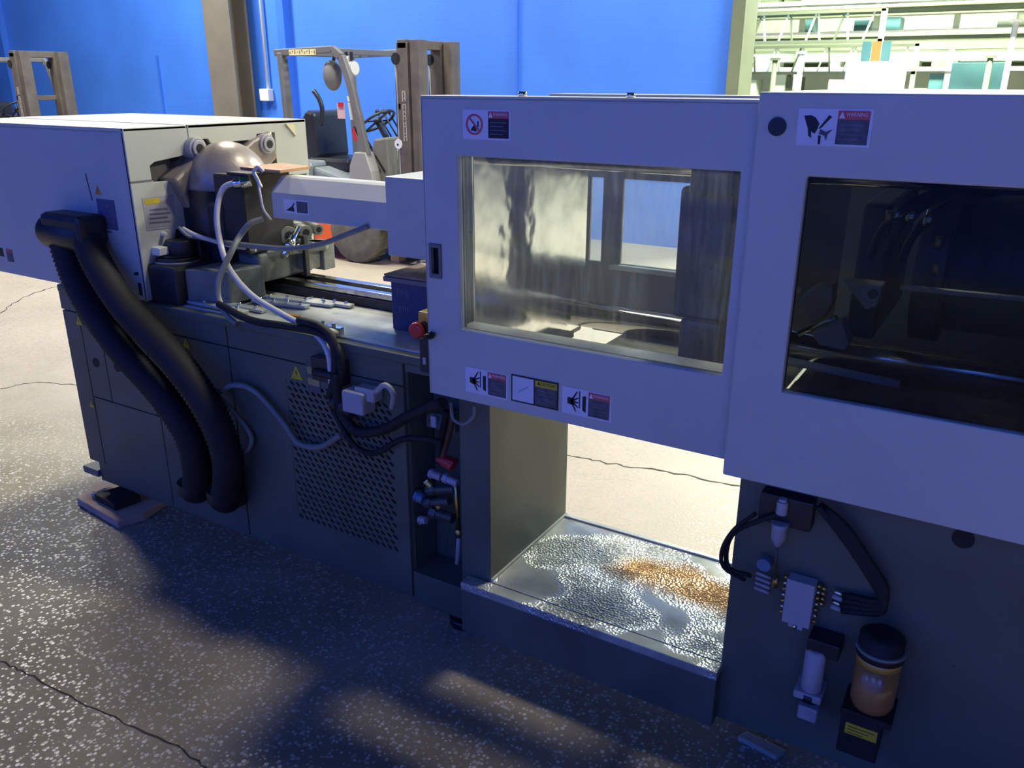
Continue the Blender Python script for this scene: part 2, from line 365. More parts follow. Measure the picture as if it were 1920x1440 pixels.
        if parent is not None:
            o.parent = parent
            o.matrix_parent_inverse = Matrix.Translation(parent.location).inverted() if parent.type == 'EMPTY' else Matrix()
        if label: o['label'] = label
        return o

def spline(P, sub):
    if sub <= 1 or len(P) < 3: return P
    Q = [P[0]*2-P[1]] + P + [P[-1]*2-P[-2]]; out = []
    for i in range(1, len(Q)-2):
        a, b, c, d = Q[i-1:i+3]
        for k in range(sub):
            t = k/sub
            out.append(.5*((2*b) + (c-a)*t + (2*a-5*b+4*c-d)*t*t + (3*b-a-3*c+d)*t**3))
    out.append(P[-1]); return out
def resample(P, step):
    out = [P[0]]; acc = 0
    for a, b in zip(P, P[1:]):
        l = (b-a).length; pos = step-acc
        while pos <= l: out.append(a.lerp(b, pos/l)); pos += step
        acc = l-(pos-step)
    return out
def empty(name, loc, label, cat, group=None):
    o = bpy.data.objects.new(name, None); C.objects.link(o); o.location = loc; o.empty_display_size = .1
    o['label'] = label; o['category'] = cat
    if group: o['group'] = group
    return o
def tag(o, label, cat, group=None):
    o['label'] = label; o['category'] = cat
    if group: o['group'] = group
    return o
def struct(o): o['kind'] = 'structure'; return o
def copy_tree(o, parent=None):
    c = o.copy(); C.objects.link(c); c.parent = parent
    if parent is not None: c.matrix_parent_inverse = o.matrix_parent_inverse.copy()
    for ch in [x for x in ALL() if x.parent == o]: copy_tree(ch, c)
    return c
def ALL(): return list(scene.objects)

# ------------------------------------------------------------------ the setting
fl = struct(MB().box(-20, 9, -6.5, 16, -.2, 0).build('floor', M_FLOOR))
M_CRACK = mat('crack_dirt', (.05, .042, .035), .9, 0, .3, 20)
def crack(pts, wd, sub=10, jit=.012):
    P = spline([Vector(p) for p in pts], sub); P = [p + Vector((R.uniform(-jit, jit), R.uniform(-jit, jit), 0)) for p in P]
    vs = []; fs = []
    for i, p in enumerate(P):
        t = (P[min(i+1, len(P)-1)]-P[max(i-1, 0)]).normalized(); nrm = Vector((-t.y, t.x, 0)); k = wd*R.uniform(.3, 1)
        vs += [p+nrm*k+Vector((0, 0, .0012)), p-nrm*k+Vector((0, 0, .0012))]
    fs = [(2*i, 2*i+1, 2*i+3, 2*i+2) for i in range(len(P)-1)]
    MB().add(vs, fs).build('crack', M_CRACK, fl)
crack([at(1060, 853, 'z', 0), at(1150, 870, 'z', 0), at(1250, 885, 'z', 0), at(1385, 912, 'z', 0), at(1520, 945, 'z', 0)], .007, 8)
crack([at(0, 1240, 'z', 0), at(60, 1268, 'z', 0), at(180, 1330, 'z', 0), at(330, 1400, 'z', 0), at(400, 1450, 'z', 0)], .003, 8, .005)
crack([at(0, 588, 'z', 0), at(40, 560, 'z', 0), at(85, 543, 'z', 0), at(140, 530, 'z', 0)], .008, 8)
crack([at(0, 300+430, 'z', 0), at(60, 718, 'z', 0), at(150, 722, 'z', 0)], .005, 8)

YW = 6.5
struct(MB().box(-20, .16, YW, YW+.3, 0, 6.5).build('wall_back', M_BLUEWALL))
struct(MB().box(.16, 9, YW, YW+.3, 4.4, 6.5).build('wall_back_lintel', M_BLUEWALL))
struct(MB().box(-20.3, -20, -6.5, YW, 0, 6.5).build('wall_left', M_BLUEWALL))
struct(MB().box(-20, 9, -6.8, -6.5, 0, 6.5).build('wall_front_bounce', M_BLUEBOUNCE))  # unseen wall, added and coloured to bounce blue light onto the machine
struct(MB().box(-5.62, -5.50, YW-.12, YW, 0, 6.5).build('trim_1', M_BLUETRIM))
struct(MB().box(-2.215, -2.19, YW-.03, YW, 0, 6.5).build('trim_2', M_BLUETRIM))
struct(MB().box(-8.15, -8.12, YW-.03, YW, 0, 1.95).build('trim_3', M_BLUETRIM))
struct(MB().box(-12.1, -11.8, YW-.10, YW, 0, 6.5).build('trim_4', M_BLUETRIM))
struct(MB().box(.12, .24, YW-.06, YW+.34, 0, 4.4).build('trim_5', M_HALLD))
# steel I-column in front of the blue wall
col = empty('steel_column', (-6.3, 6.3, 0), 'tall brown-grey steel I-column standing against the blue wall left of the forklift', 'column')
b = MB(); b.box(-6.62, -6.14, 6.10, 6.13, 0, 6.5).build('flange', M_COLUMN, col)
MB().box(-6.62, -6.14, 6.36, 6.39, 0, 6.5).build('flange', M_COLUMN, col)
MB().box(-6.39, -6.37, 6.13, 6.36, 0, 6.5).build('web', M_COLUMN, col)
# white conduit with its box
cn = empty('electrical_conduit', (-5.97, 6.45, 1.4), 'thin white electrical conduit with a small white box at its end, on the blue wall', 'conduit')
MB().cyl((-5.95, 6.45, 1.5), (-5.95, 6.45, 6.4), .018, n=8).build('conduit_pipe', M_WHITE, cn)
MB().box(-6.06, -5.90, 6.39, 6.49, 1.37, 1.52).build('socket_box', M_WHITE, cn, .01)

# hall beyond the opening
struct(MB().box(-9, 9, 15.7, 16, -0.1, 7).build('wall_hall', M_HALL))
struct(MB().box(-9, -8.8, 6.8, 16, 0, 7).build('wall_hall_left', M_HALL))
for k, (y, z, h, m_) in enumerate([(9.2, 2.62, .10, M_HALL), (10.5, 2.46, .07, M_HALLD), (12.0, 2.15, .16, M_HALLD), (12.6, 2.62, .10, M_HALL), (13.2, 2.02, .14, M_HALL), (14.2, 1.86, .10, M_HALLD)]):
    tag(MB().box(-6, 6.5, y-.06, y+.06, z-h/2, z+h/2).box(-6, 6.5, y-.12, y+.12, z+h/2, z+h/2+.02).box(-6, 6.5, y-.12, y+.12, z-h/2-.02, z-h/2).build('roof_beam', m_),
        ['nearest pale horizontal beam at the top of the bright hall opening', 'thin olive beam behind the nearest pale one in the bright hall',
         'wide olive beam across the middle of the bright hall opening', 'pale upper beam behind the wide olive one in the bright hall',
         'pale deep beam just under the wide olive beam in the hall', 'lowest and farthest olive beam low in the bright hall opening'][k], 'beam', 'beams in the bright hall')
rack = empty('pallet_rack', (-.2, 13, 0), 'tall white storage rack crowded with pale goods in the bright hall', 'rack')
for x in (-3.0, -1.9, -.8, .3, 1.4, 2.5, 3.6):
    MB().box(x-.04, x+.04, 12.9, 12.98, 0, 3.4).build('upright', M_HALL, rack)
for z in (1.35, 1.78, 2.3, 2.75):
    MB().box(-3.1, 3.7, 12.85, 12.95, z, z+.06).box(-3.1, 3.7, 12.95, 13.8, z+.02, z+.05).build('shelf_beam', M_WHITE, rack)
for k in range(34):
    x = R.uniform(-2.9, 3.4); z = R.choice((1.41, 1.84, 2.36, 2.81)); wd = R.uniform(.12, .4); h = R.uniform(.12, .34)
    y = 13.0+R.uniform(0, .25)
    MB().box(x, x+wd, y, y+.4, z, z+h).build('goods_box', R.choice((M_WHITE, M_HALL, M_HALL, M_HALLD, M_TEAL)), rack, .01)
p = at(1620, 95, 'y', 11.5)
p = at(1620, 95, 'y', 8.6)
cu_ = empty('strip_curtain', (p.x, 8.6, 0), 'small doorway of teal and orange strips in the middle of the bright hall', 'curtain')
for i, m_ in enumerate((M_TEAL, M_ORNG, M_TEAL)):
    MB().box(p.x-.02+i*.10, p.x+.07+i*.10, 8.58, 8.61, 0, p.z+.09).build('strip', m_, cu_)
q = at(1620, 116, 'y', 8.3)
tag(MB().box(q.x-.14, q.x+.42, 8.1, 8.4, 0, q.z).build('white_cabinet', M_WHITE, None, .01), 'white cabinet in front of the teal and orange strips in the bright hall', 'cabinet')
p = at(1840, 140, 'y', 11)
tag(MB().box(p.x-.35, p.x+.28, 10.95, 11.05, 0, 1.86).build('teal_screen', M_TEAL, None, .01), 'teal flat screen panel at the lower right of the bright hall', 'panel')
def girder(x0, y, z0, label):
    lg = empty('lattice_girder', (x0+1.1, y, 0), label, 'girder', 'lattice girders in the bright hall')
    for z in (z0, z0+.34): MB().box(x0, x0+2.3, y-.03, y+.03, z, z+.035).build('chord', M_HALLD, lg)
    for x in (x0+.02, x0+2.28): MB().box(x-.03, x+.03, y-.03, y+.03, 0, z0+.37).build('leg', M_HALL, lg)
    for k in range(12):
        x = x0+.2+k*.17
        MB().bar((x, y, z0+.02), (x+.10*(1 if k % 2 else -.4), y, z0+.34), .022, .022).build('strut', M_HALL if k % 3 else M_HALLD, lg)
girder(-1.4, 9.9, 2.08, 'olive lattice girder with slanting struts at the upper left of the bright hall opening')
girder(-1.1, 10.9, 1.72, 'lower olive lattice girder behind the upper one at the left of the hall opening')
for k, (x, h_) in enumerate(((-.9, 1.95), (-.55, 1.9), (-.2, 1.98), (2.05, 1.9), (2.25, 2.3))):
    tag(MB().cyl((x, 10.6, 0), (x, 10.6, h_), .035, n=10).box(x-.06, x+.06, 10.55, 10.65, h_, h_+.03).build('post', M_HALLD if k % 2 else M_WHITE),
        ['pale slim post, leftmost in the bright hall opening', 'olive slim post, second from the left in the bright hall', 'pale slim post, third from the left in the bright hall',
         'olive slim post just right of the teal screen panel', 'tall pale post at the right end of the bright hall opening'][k], 'post', 'posts in the bright hall')
hp = empty('ceiling_pipe_run', (0, 10, 3), 'pale pipes running across the upper part of the bright hall', 'pipe')
for k in range(5):
    z = 2.75+.13*k; MB().cyl((-5, 10+.4*k, z), (6, 10.3+.4*k, z+.12), .035, n=8).build('pipe', M_WHITE, hp)

# ------------------------------------------------------------------ the moulding machine
mc = empty('injection_molding_machine', (.9, .3, 0), 'long cream injection moulding machine on a dark grey-green base filling the foreground', 'machine')
XL, X1, X2, XR = -.34, 1.60, 2.287, 4.3
D = .47
def P(name, mb, m, bevel=0, label=None, parent=None): return mb.build(name, m, parent or mc, bevel, label)

# left base: body with a pneumatic bay recessed in its right end
b = MB()
b.box(XL, 1.315, .012, D, .17, .875)
b.box(-.30, 1.315, .012, D, .08, .17)
b.box(1.315, 1.50, .13, D, .08, .875)          # behind the bay
b.box(1.50, X1, 0, D, .08, .875)
b.box(1.315, 1.50, 0, .13, .08, .19)
b.box(1.315, 1.50, 0, .13, .845, .875)
P('left_base', b, M_BASE, .003)
# front sheets, each with its own edge and joint
for nm, x0, x1, z0, z1 in (('access_panel', XL, .578, .800, .872), ('access_panel', XL+.004, -.236, .17, .796), ('access_panel', -.232, -.115, .465, .796),
                           ('access_panel', -.111, .148, .465, .796), ('access_panel', -.232, .166, .095, .461),
                           ('access_panel', .152, .578, .465, .796), ('access_panel', .170, .578, .095, .461), ('access_panel', .584, 1.308, .800, .872)):
    P(nm, MB().box(x0, x1, 0, .014, z0, z1), M_BASE, .002)
for x, z in ((-.176, .611), (-.045, .617)):
    P('cable_hole', MB().cyl((x, -.002, z), (x, .01, z), .019, n=24), M_DARK)
# ventilated sheet with its perforated grille
gx0, gx1, gz0, gz1 = .835, 1.262, .238, .735
P('access_panel', MB().grid([.584, gx0, gx1, 1.308], [.095, gz0, gz1, .796], {(1, 1)}, 0, .014), M_BASE, .002)
P('grille_backing', MB().box(gx0, gx1, .0105, .0118, gz0, gz1), M_DARK)
g = MB(); nx, nz = 17, 24; cw = (gx1-gx0)/nx; ch = (gz1-gz0)/nz
for j in range(nz):
    off = (j % 2)*cw/2
    for i in range(-1, nx+1):
        a0 = gx0+i*cw+off; a1 = a0+cw
        if a0 < gx0-1e-6 or a1 > gx1+1e-6: continue
        b0 = gz0+j*ch; b1 = b0+ch; cx, cz = (a0+a1)/2, (b0+b1)/2
        o8 = [(a0, b0), (cx, b0), (a1, b0), (a1, cz), (a1, b1), (cx, b1), (a0, b1), (a0, cz)]
        i8 = [(cx+cw*.38*math.cos(q)+ch*.12*math.sin(q)*-1, cz+ch*.34*math.sin(q)-ch*.15*math.cos(q)) for q in (-.75*PI, -.5*PI, -.25*PI, 0, .25*PI, .5*PI, .75*PI, PI)]
        g.add([(x, .002, z) for x, z in o8]+[(x, .002, z) for x, z in i8]+[(x, .008, z) for x, z in i8],
              [(k, (k+1) % 8, 8+(k+1) % 8, 8+k) for k in range(8)]+[(8+k, 8+(k+1) % 8, 16+(k+1) % 8, 16+k) for k in range(8)])
    if off:
        g.add([(gx0, .002, gz0+j*ch), (gx0+cw/2, .002, gz0+j*ch), (gx0+cw/2, .002, gz0+j*ch+ch), (gx0, .002, gz0+j*ch+ch)], [(0, 1, 2, 3)])
        g.add([(gx1-cw/2, .002, gz0+j*ch), (gx1, .002, gz0+j*ch), (gx1, .002, gz0+j*ch+ch), (gx1-cw/2, .002, gz0+j*ch+ch)], [(0, 1, 2, 3)])
P('perforated_grille', g, M_BASE, 0, 'dark perforated vent grille')
# deck on top, worn and pale, with a dark rounded front edge
P('deck_plate', MB().box(.205, X1, .03, .335, .875, .900), M_DECK, .003, 'worn pale deck plate')
P('deck_edge', MB().box(XL, X1, -.004, .03, .868, .896).box(XL, .205, .03, D, .868, .896), M_BASE, .006)
for y in (.365, .445):
    P('slide_rail', MB().box(.22, 1.42, y-.028, y+.028, .885, .930), M_BLACKM, .002)
    P('slide_rail', MB().box(.22, 1.42, y-.016, y+.016, .930, .952), M_STEEL, .003, 'polished slide rail')
P('rear_ledge', MB().box(.2, X1, .335, D+.02, .868, .886), M_DARK)
# tray between the two bases
P('drip_tray', MB().box(X1-.002, X2+.004, 0, D-.02, .225, .250), M_TRAY, 0, 'oily metal drip tray with an amber puddle')
P('tray_lip', MB().box(1.525, X2+.004, -.045, -.003, .225, .2495), M_TRAY, .002)
P('tray_lip', MB().box(X1, X2+.004, D-.018, D, .225, .256), M_DECK, .002)
P('tray_beam', MB().box(1.525, X2+.004, -.043, .02, .08, .224).box(X1, X2, .02, D-.02, .15, .222), M_BASE, .003)
P('gap_side_edge', MB().box(X1, X1+.006, .003, D, .25, .258), M_DECK)
P('bed_beam', MB().box(X1, X2, 0, .05, .86, .93).box(X1, X2, .62, .67, .86, .93), M_CAST, .003)
# right base
P('right_base', MB().box(X2, XR, 0, D, .08, .86), M_BASE, .004)
P('cable_hole', MB().cyl((2.749, -.003, .745), (2.749, .004, .745), .021, n=24), M_DARK)
# levelling feet, bolted under the base
for x in (1.45, 2.75, 3.9):
    P('leveling_foot', MB().cyl((x, .1, .02), (x, .1, .09), .018, n=12).cyl((x, .1, 0.0), (x, .1, .025), .06, n=20), M_BLACKM)
P('mounting_lug', MB().box(-.40, -.30, .0, .08, .095, .125), M_CAST, .004)

# injection end cover: front sheet, top, back, left; cut-out end panel
ex = .2
P('injection_cover_front', MB().box(-.9, ex-.002, -.002, .014, .90, 1.462), M_CREAM, .004, 'front sheet of the injection cover')
P('injection_cover_top', MB().box(-.9, ex, -.002, .245, 1.462, 1.474).box(-.9, ex, .250, .82, 1.462, 1.476), M_CREAM, .003)
P('injection_cover_back', MB().box(-.9, ex-.002, .805, .82, .90, 1.462), M_CREAM, .002)
P('injection_cover_side', MB().box(-.9, -.886, .014, .805, .90, 1.462), M_CREAM)
P('end_panel', MB().prism([(-.002, 1.474), (.245, 1.474), (.250, 1.378), (.10, 1.361), (.08, 1.350), (.08, 1.305), (.088, 1.296), (.232, 1.293), (.243, 1.283),
                           (.236, 1.150), (.225, 1.127), (.149, 1.128), (.134, 1.074), (.077, 1.064), (.058, .902), (-.002, .902)], ex-.013, ex, 'yz'), M_CREAM, .0015, 'cream end panel with cut-out')
P('end_panel', MB().prism([(.250, 1.476), (.82, 1.476), (.82, 1.264), (.70, 1.262), (.648, 1.270), (.651, 1.432), (.560, 1.430), (.552, 1.410), (.342, 1.408), (.332, 1.424), (.250, 1.426)], ex-.013, ex, 'yz'), M_CREAM, .0015)
P('end_panel', MB().box(ex-.005, ex+.001, -.002, .08, 1.300, 1.306), M_GREY)
P('cover_screw', MB().cyl((ex, .213, 1.243), (ex+.008, .213, 1.243), .009, n=12), M_CHROME)
P('cover_screw', MB().cyl((.165, -.012, .995), (.165, 0, .995), .006, n=10), M_BLACKM)
p = at(543, 242, 'x', ex+.002)
P('triangle_mark', MB().prism([(p.y-.022, p.z+.022), (p.y+.022, p.z+.018), (p.y+.028, p.z-.028)], ex+.001, ex+.006, 'yz'), mat('pale_yellow_label', (.75, .68, .42), .5))
# inside the end: casting, dome, tie-rod ends
P('rear_platen', MB().box(.02, .10, .06, .70, .98, 1.44), M_CAST, .01)
P('rear_platen', MB().cyl((.07, .16, 1.325), (.150, .16, 1.325), .052, n=28).cyl((.07, .255, 1.325), (.175, .255, 1.325), .052, n=28), M_GREY, .003)
b = MB(); b.lathe((.28, .335, .99), (.28, .335, 1.42), [(0, .150), (.60, .150)]+[(.60+.40*math.sin(q), .150*math.cos(q)+1e-4) for q in [PI/2*k/9 for k in range(10)]], 36)
P('motor_dome', b, M_CASTL, 0, 'domed cast motor housing')
b = MB(); b.prism([(.14, 1.30), (.30, 1.40), (.335, 1.30), (.20, 1.18)], .12, .24, 'yz').prism([(.37, 1.32), (.52, 1.41), (.62, 1.44), (.64, 1.34), (.45, 1.22)], .12, .22, 'yz')
P('casting_arm', b, M_CASTL, .01)
for px_, py_, r_ in ((372, 278, .037), (366, 327, .026), (503, 270, .036)):
    p = at(px_, py_, 'x', ex+.03)
    o = P('tie_rod_nut', MB().cyl((.08, p.y, p.z), (ex+.03, p.y, p.z), r_, n=24).cyl((ex+.03, p.y, p.z), (ex+.038, p.y, p.z), r_*.75, n=24), M_LAVG, .003)
    P('tie_rod_bore', MB().cyl((ex+.037, p.y, p.z), (ex+.0395, p.y, p.z), r_*.42, n=18), M_DARK, 0, None, o)
P('motor_shade_band', MB().cyl((.28, .335, .985), (.28, .335, 1.262), .1525, n=36), M_BLACKM, 0, 'lower motor housing, shade put into its black colour')  # black band paints the shade on the lower motor housing
P('motor_body', MB().box(.15, .40, .19, .49, .95, 1.235), M_BLACKM, .02)
# feed throat block with a thin wooden board lying on its top plate
q0 = at(490, 318, 'y', .32)
P('feed_block', MB().box(.36, .50, .20, .42, 1.06, 1.325), M_BLACKM, .006)
tag(MB().prism([(.42, .27), (.62, .26), (.60, .42), (.42, .46)], 1.3335, 1.343, 'xy').build('wooden_board', M_COPPER, None, .001), 'thin reddish-brown board lying on the black feed block by the domed housing', 'board')
P('top_plate', MB().box(.43, .53, .20, .45, 1.325, 1.333), M_BLACKM, .002)
# black belt/pump housing low at the front left, and its round cap
P('pump_housing', MB().box(.17, .345, .015, .20, .896, 1.028), M_BLACKM, .012)
P('pump_cap', MB().cyl((.24, .11, 1.028), (.24, .11, 1.045), .072, n=36).cyl((.24, .11, 1.045), (.24, .11, 1.052), .056, n=36), M_BLACKM, .002)
P('pump_cap_rim', MB().cyl((.24, .11, 1.024), (.24, .11, 1.034), .078, n=36), M_GREYC)
P('pump_motor', MB().cyl((.24, .13, 1.05), (.24, .13, 1.10), .05, n=24).box(.19, .30, .16, .26, 1.0, 1.12), M_BLACKM, .003)
P('pump_plug', MB().box(.17, .24, .04, .08, 1.055, 1.082).cyl((.15, .10, 1.125), (.22, .09, 1.12), .008, n=10), M_WHITE, .003)
# carriage castings on the rails
P('carriage', MB().box(.345, .50, .24, .50, .952, 1.055), M_CAST, .01)
P('carriage', MB().prism([(.42, .26), (.50, .28), (.57, .50), (.54, .56), (.42, .52)], 1.035, 1.06, 'xy').prism([(.345, .05), (.50, .10), (.52, .24), (.345, .26)], .91, 1.02, 'xy'), M_CAST, .005)
P('carriage_bracket', MB().box(.47, .555, .50, .56, .958, 1.06).box(.50, .54, .42, .50, .97, 1.04), M_CAST, .004)
P('carriage_bracket', MB().box(.535, .552, .41, .43, .95, 1.10), M_BLACKM, .002)
for (x, y, z, r_) in ((.46, .40, 1.10, .033), (.485, .46, 1.105, .026), (.50, .51, 1.11, .020), (.40, .30, 1.08, .03)):
    o = P('hydraulic_fitting', MB().cyl((x, y, z), (x+.05, y-.02, z), r_, n=18).cyl((x-.06, y+.02, z), (x, y, z), r_*1.25, n=6), M_CAST, .002)
    P('fitting_bore', MB().cyl((x+.05, y-.02, z), (x+.052, y-.021, z), r_*.5, n=14), M_DARK, 0, None, o)
for (x, y, z) in ((.49, .33, 1.06), (.53, .40, 1.065), (.545, .46, 1.06), (.44, .28, 1.06)):
    P('cap_screw', MB().cyl((x, y, z-.02), (x, y, z+.006), .011, n=12), M_CHROME)
P('cylinder_rod', MB().cyl((.52, .42, 1.12), (.56, .30, 1.045), .012, n=14).cyl((.535, .375, 1.095), (.55, .33, 1.065), .018, n=14), M_CHROME)
# oily strips and clamps lying across the deck
for (a0, y0, a1, y1, z) in ((.50, .235, .80, .275, .902), (.52, .180, .74, .215, .902), (.34, .10, .66, .10, .902), (.30, .06, .62, .055, .902), (.66, .29, .86, .30, .902)):
    P('deck_strip', MB().bar((a0, y0, z+.006), (a1, y1, z+.006), .030, .010), M_DECK, .002)
    for k in range(4):
        t = (k+.5)/4; x = a0+(a1-a0)*t; y = y0+(y1-y0)*t
        P('strip_bolt', MB().cyl((x, y, z+.010), (x, y, z+.019), .006, n=8), M_CHROME)
P('orange_tape', MB().bar((.54, .125, .904), (.64, .135, .904), .018, .003), M_LORG)
P('orange_tape', MB().bar((.70, .115, .904), (.79, .125, .904), .016, .003), M_LORG)
for px_, py_ in ((612, 618), (632, 622)):
    p = at(px_, py_, 'z', .91)
    P('deck_clamp', MB().box(p.x-.02, p.x+.02, p.y-.012, p.y+.012, .898, .925).cyl((p.x-.012, p.y, .92), (p.x-.012, p.y, .935), .007, n=10), M_CHROME, .002)
# barrel guard and purge guard
b = MB(); b.prism([(.245, 1.187), (.245, 1.272), (.290, 1.316), (.30, 1.322), (.345, 1.322), (.345, 1.187)], .585, 1.13, 'yz')
P('barrel_guard', b, M_CREAM, .003, 'long cream barrel guard')
P('purge_guard', MB().box(1.118, 1.46, .19, .46, 1.125, 1.358), M_CREAM, .004, 'cream purge guard box')
P('guard_clip', MB().cyl((1.10, .243, 1.19), (1.10, .25, 1.19), .008, n=10), M_CHROME)
P('nozzle_post', MB().box(1.44, 1.50, .12, .40, .93, 1.12), M_CAST, .01)

# clamp end: fixed left frame, open top, sliding front door, rear door, right cover
dy0, dy1 = -.112, -.085
zd0, zd1 = .851, 1.583
wx0, wx1, wz0, wz1 = 1.588, 2.254, 1.037, 1.457
door = P('sliding_door', MB().grid([1.487, 1.502, 1.535, wx0, wx1, 2.30], [zd0, wz0, 1.163, 1.244, wz1, zd1],
         {(3, 1), (3, 2), (3, 3), (1, 2)}, dy0, dy1), M_CREAM, .003, 'cream sliding safety door')
MB().box(1.487, 2.30, dy0, dy0+.11, zd1, zd1+.006).box(1.487, 1.493, dy0, dy0+.05, zd0, zd1).build('door_flange', M_CREAM, door, .002)
M_CLEAR = pane_mat('clear_scratched_polycarbonate', (.93, .95, .93), .025, .06, None, .09)
MB().box(wx0-.01, wx1+.01, -.097, -.092, wz0-.01, wz1+.01).build('window_pane', M_CLEAR, door)
MB().grid([wx0-.02, wx0, wx1, wx1+.02], [wz0-.02, wz0, wz1, wz1+.02], {(1, 1)}, -.092, -.082).build('window_frame', M_GREY, door)
# door handle recess, knob, stickers
MB().grid([1.500, 1.508, 1.529, 1.537], [1.160, 1.172, 1.236, 1.246], {(1, 1)}, dy0-.004, dy0+.002).build('handle_frame', M_GREY, door, .002)
MB().box(1.500, 1.537, dy0+.014, dy0+.016, 1.16, 1.246).build('handle_recess', M_DARK, door)
MB().cyl((1.504, -.150, 1.013), (1.504, dy0, 1.013), .007, n=14).cyl((1.504, -.128, 1.013), (1.504, -.118, 1.013), .010, n=14).build('latch_knob', M_BLACKM, door)
for x in (1.746, 2.004):
    MB().cyl((x, dy0+.03, zd1+.004), (x, dy0+.03, zd1+.016), .010, n=14).build('top_bolt', M_CHROME, door)

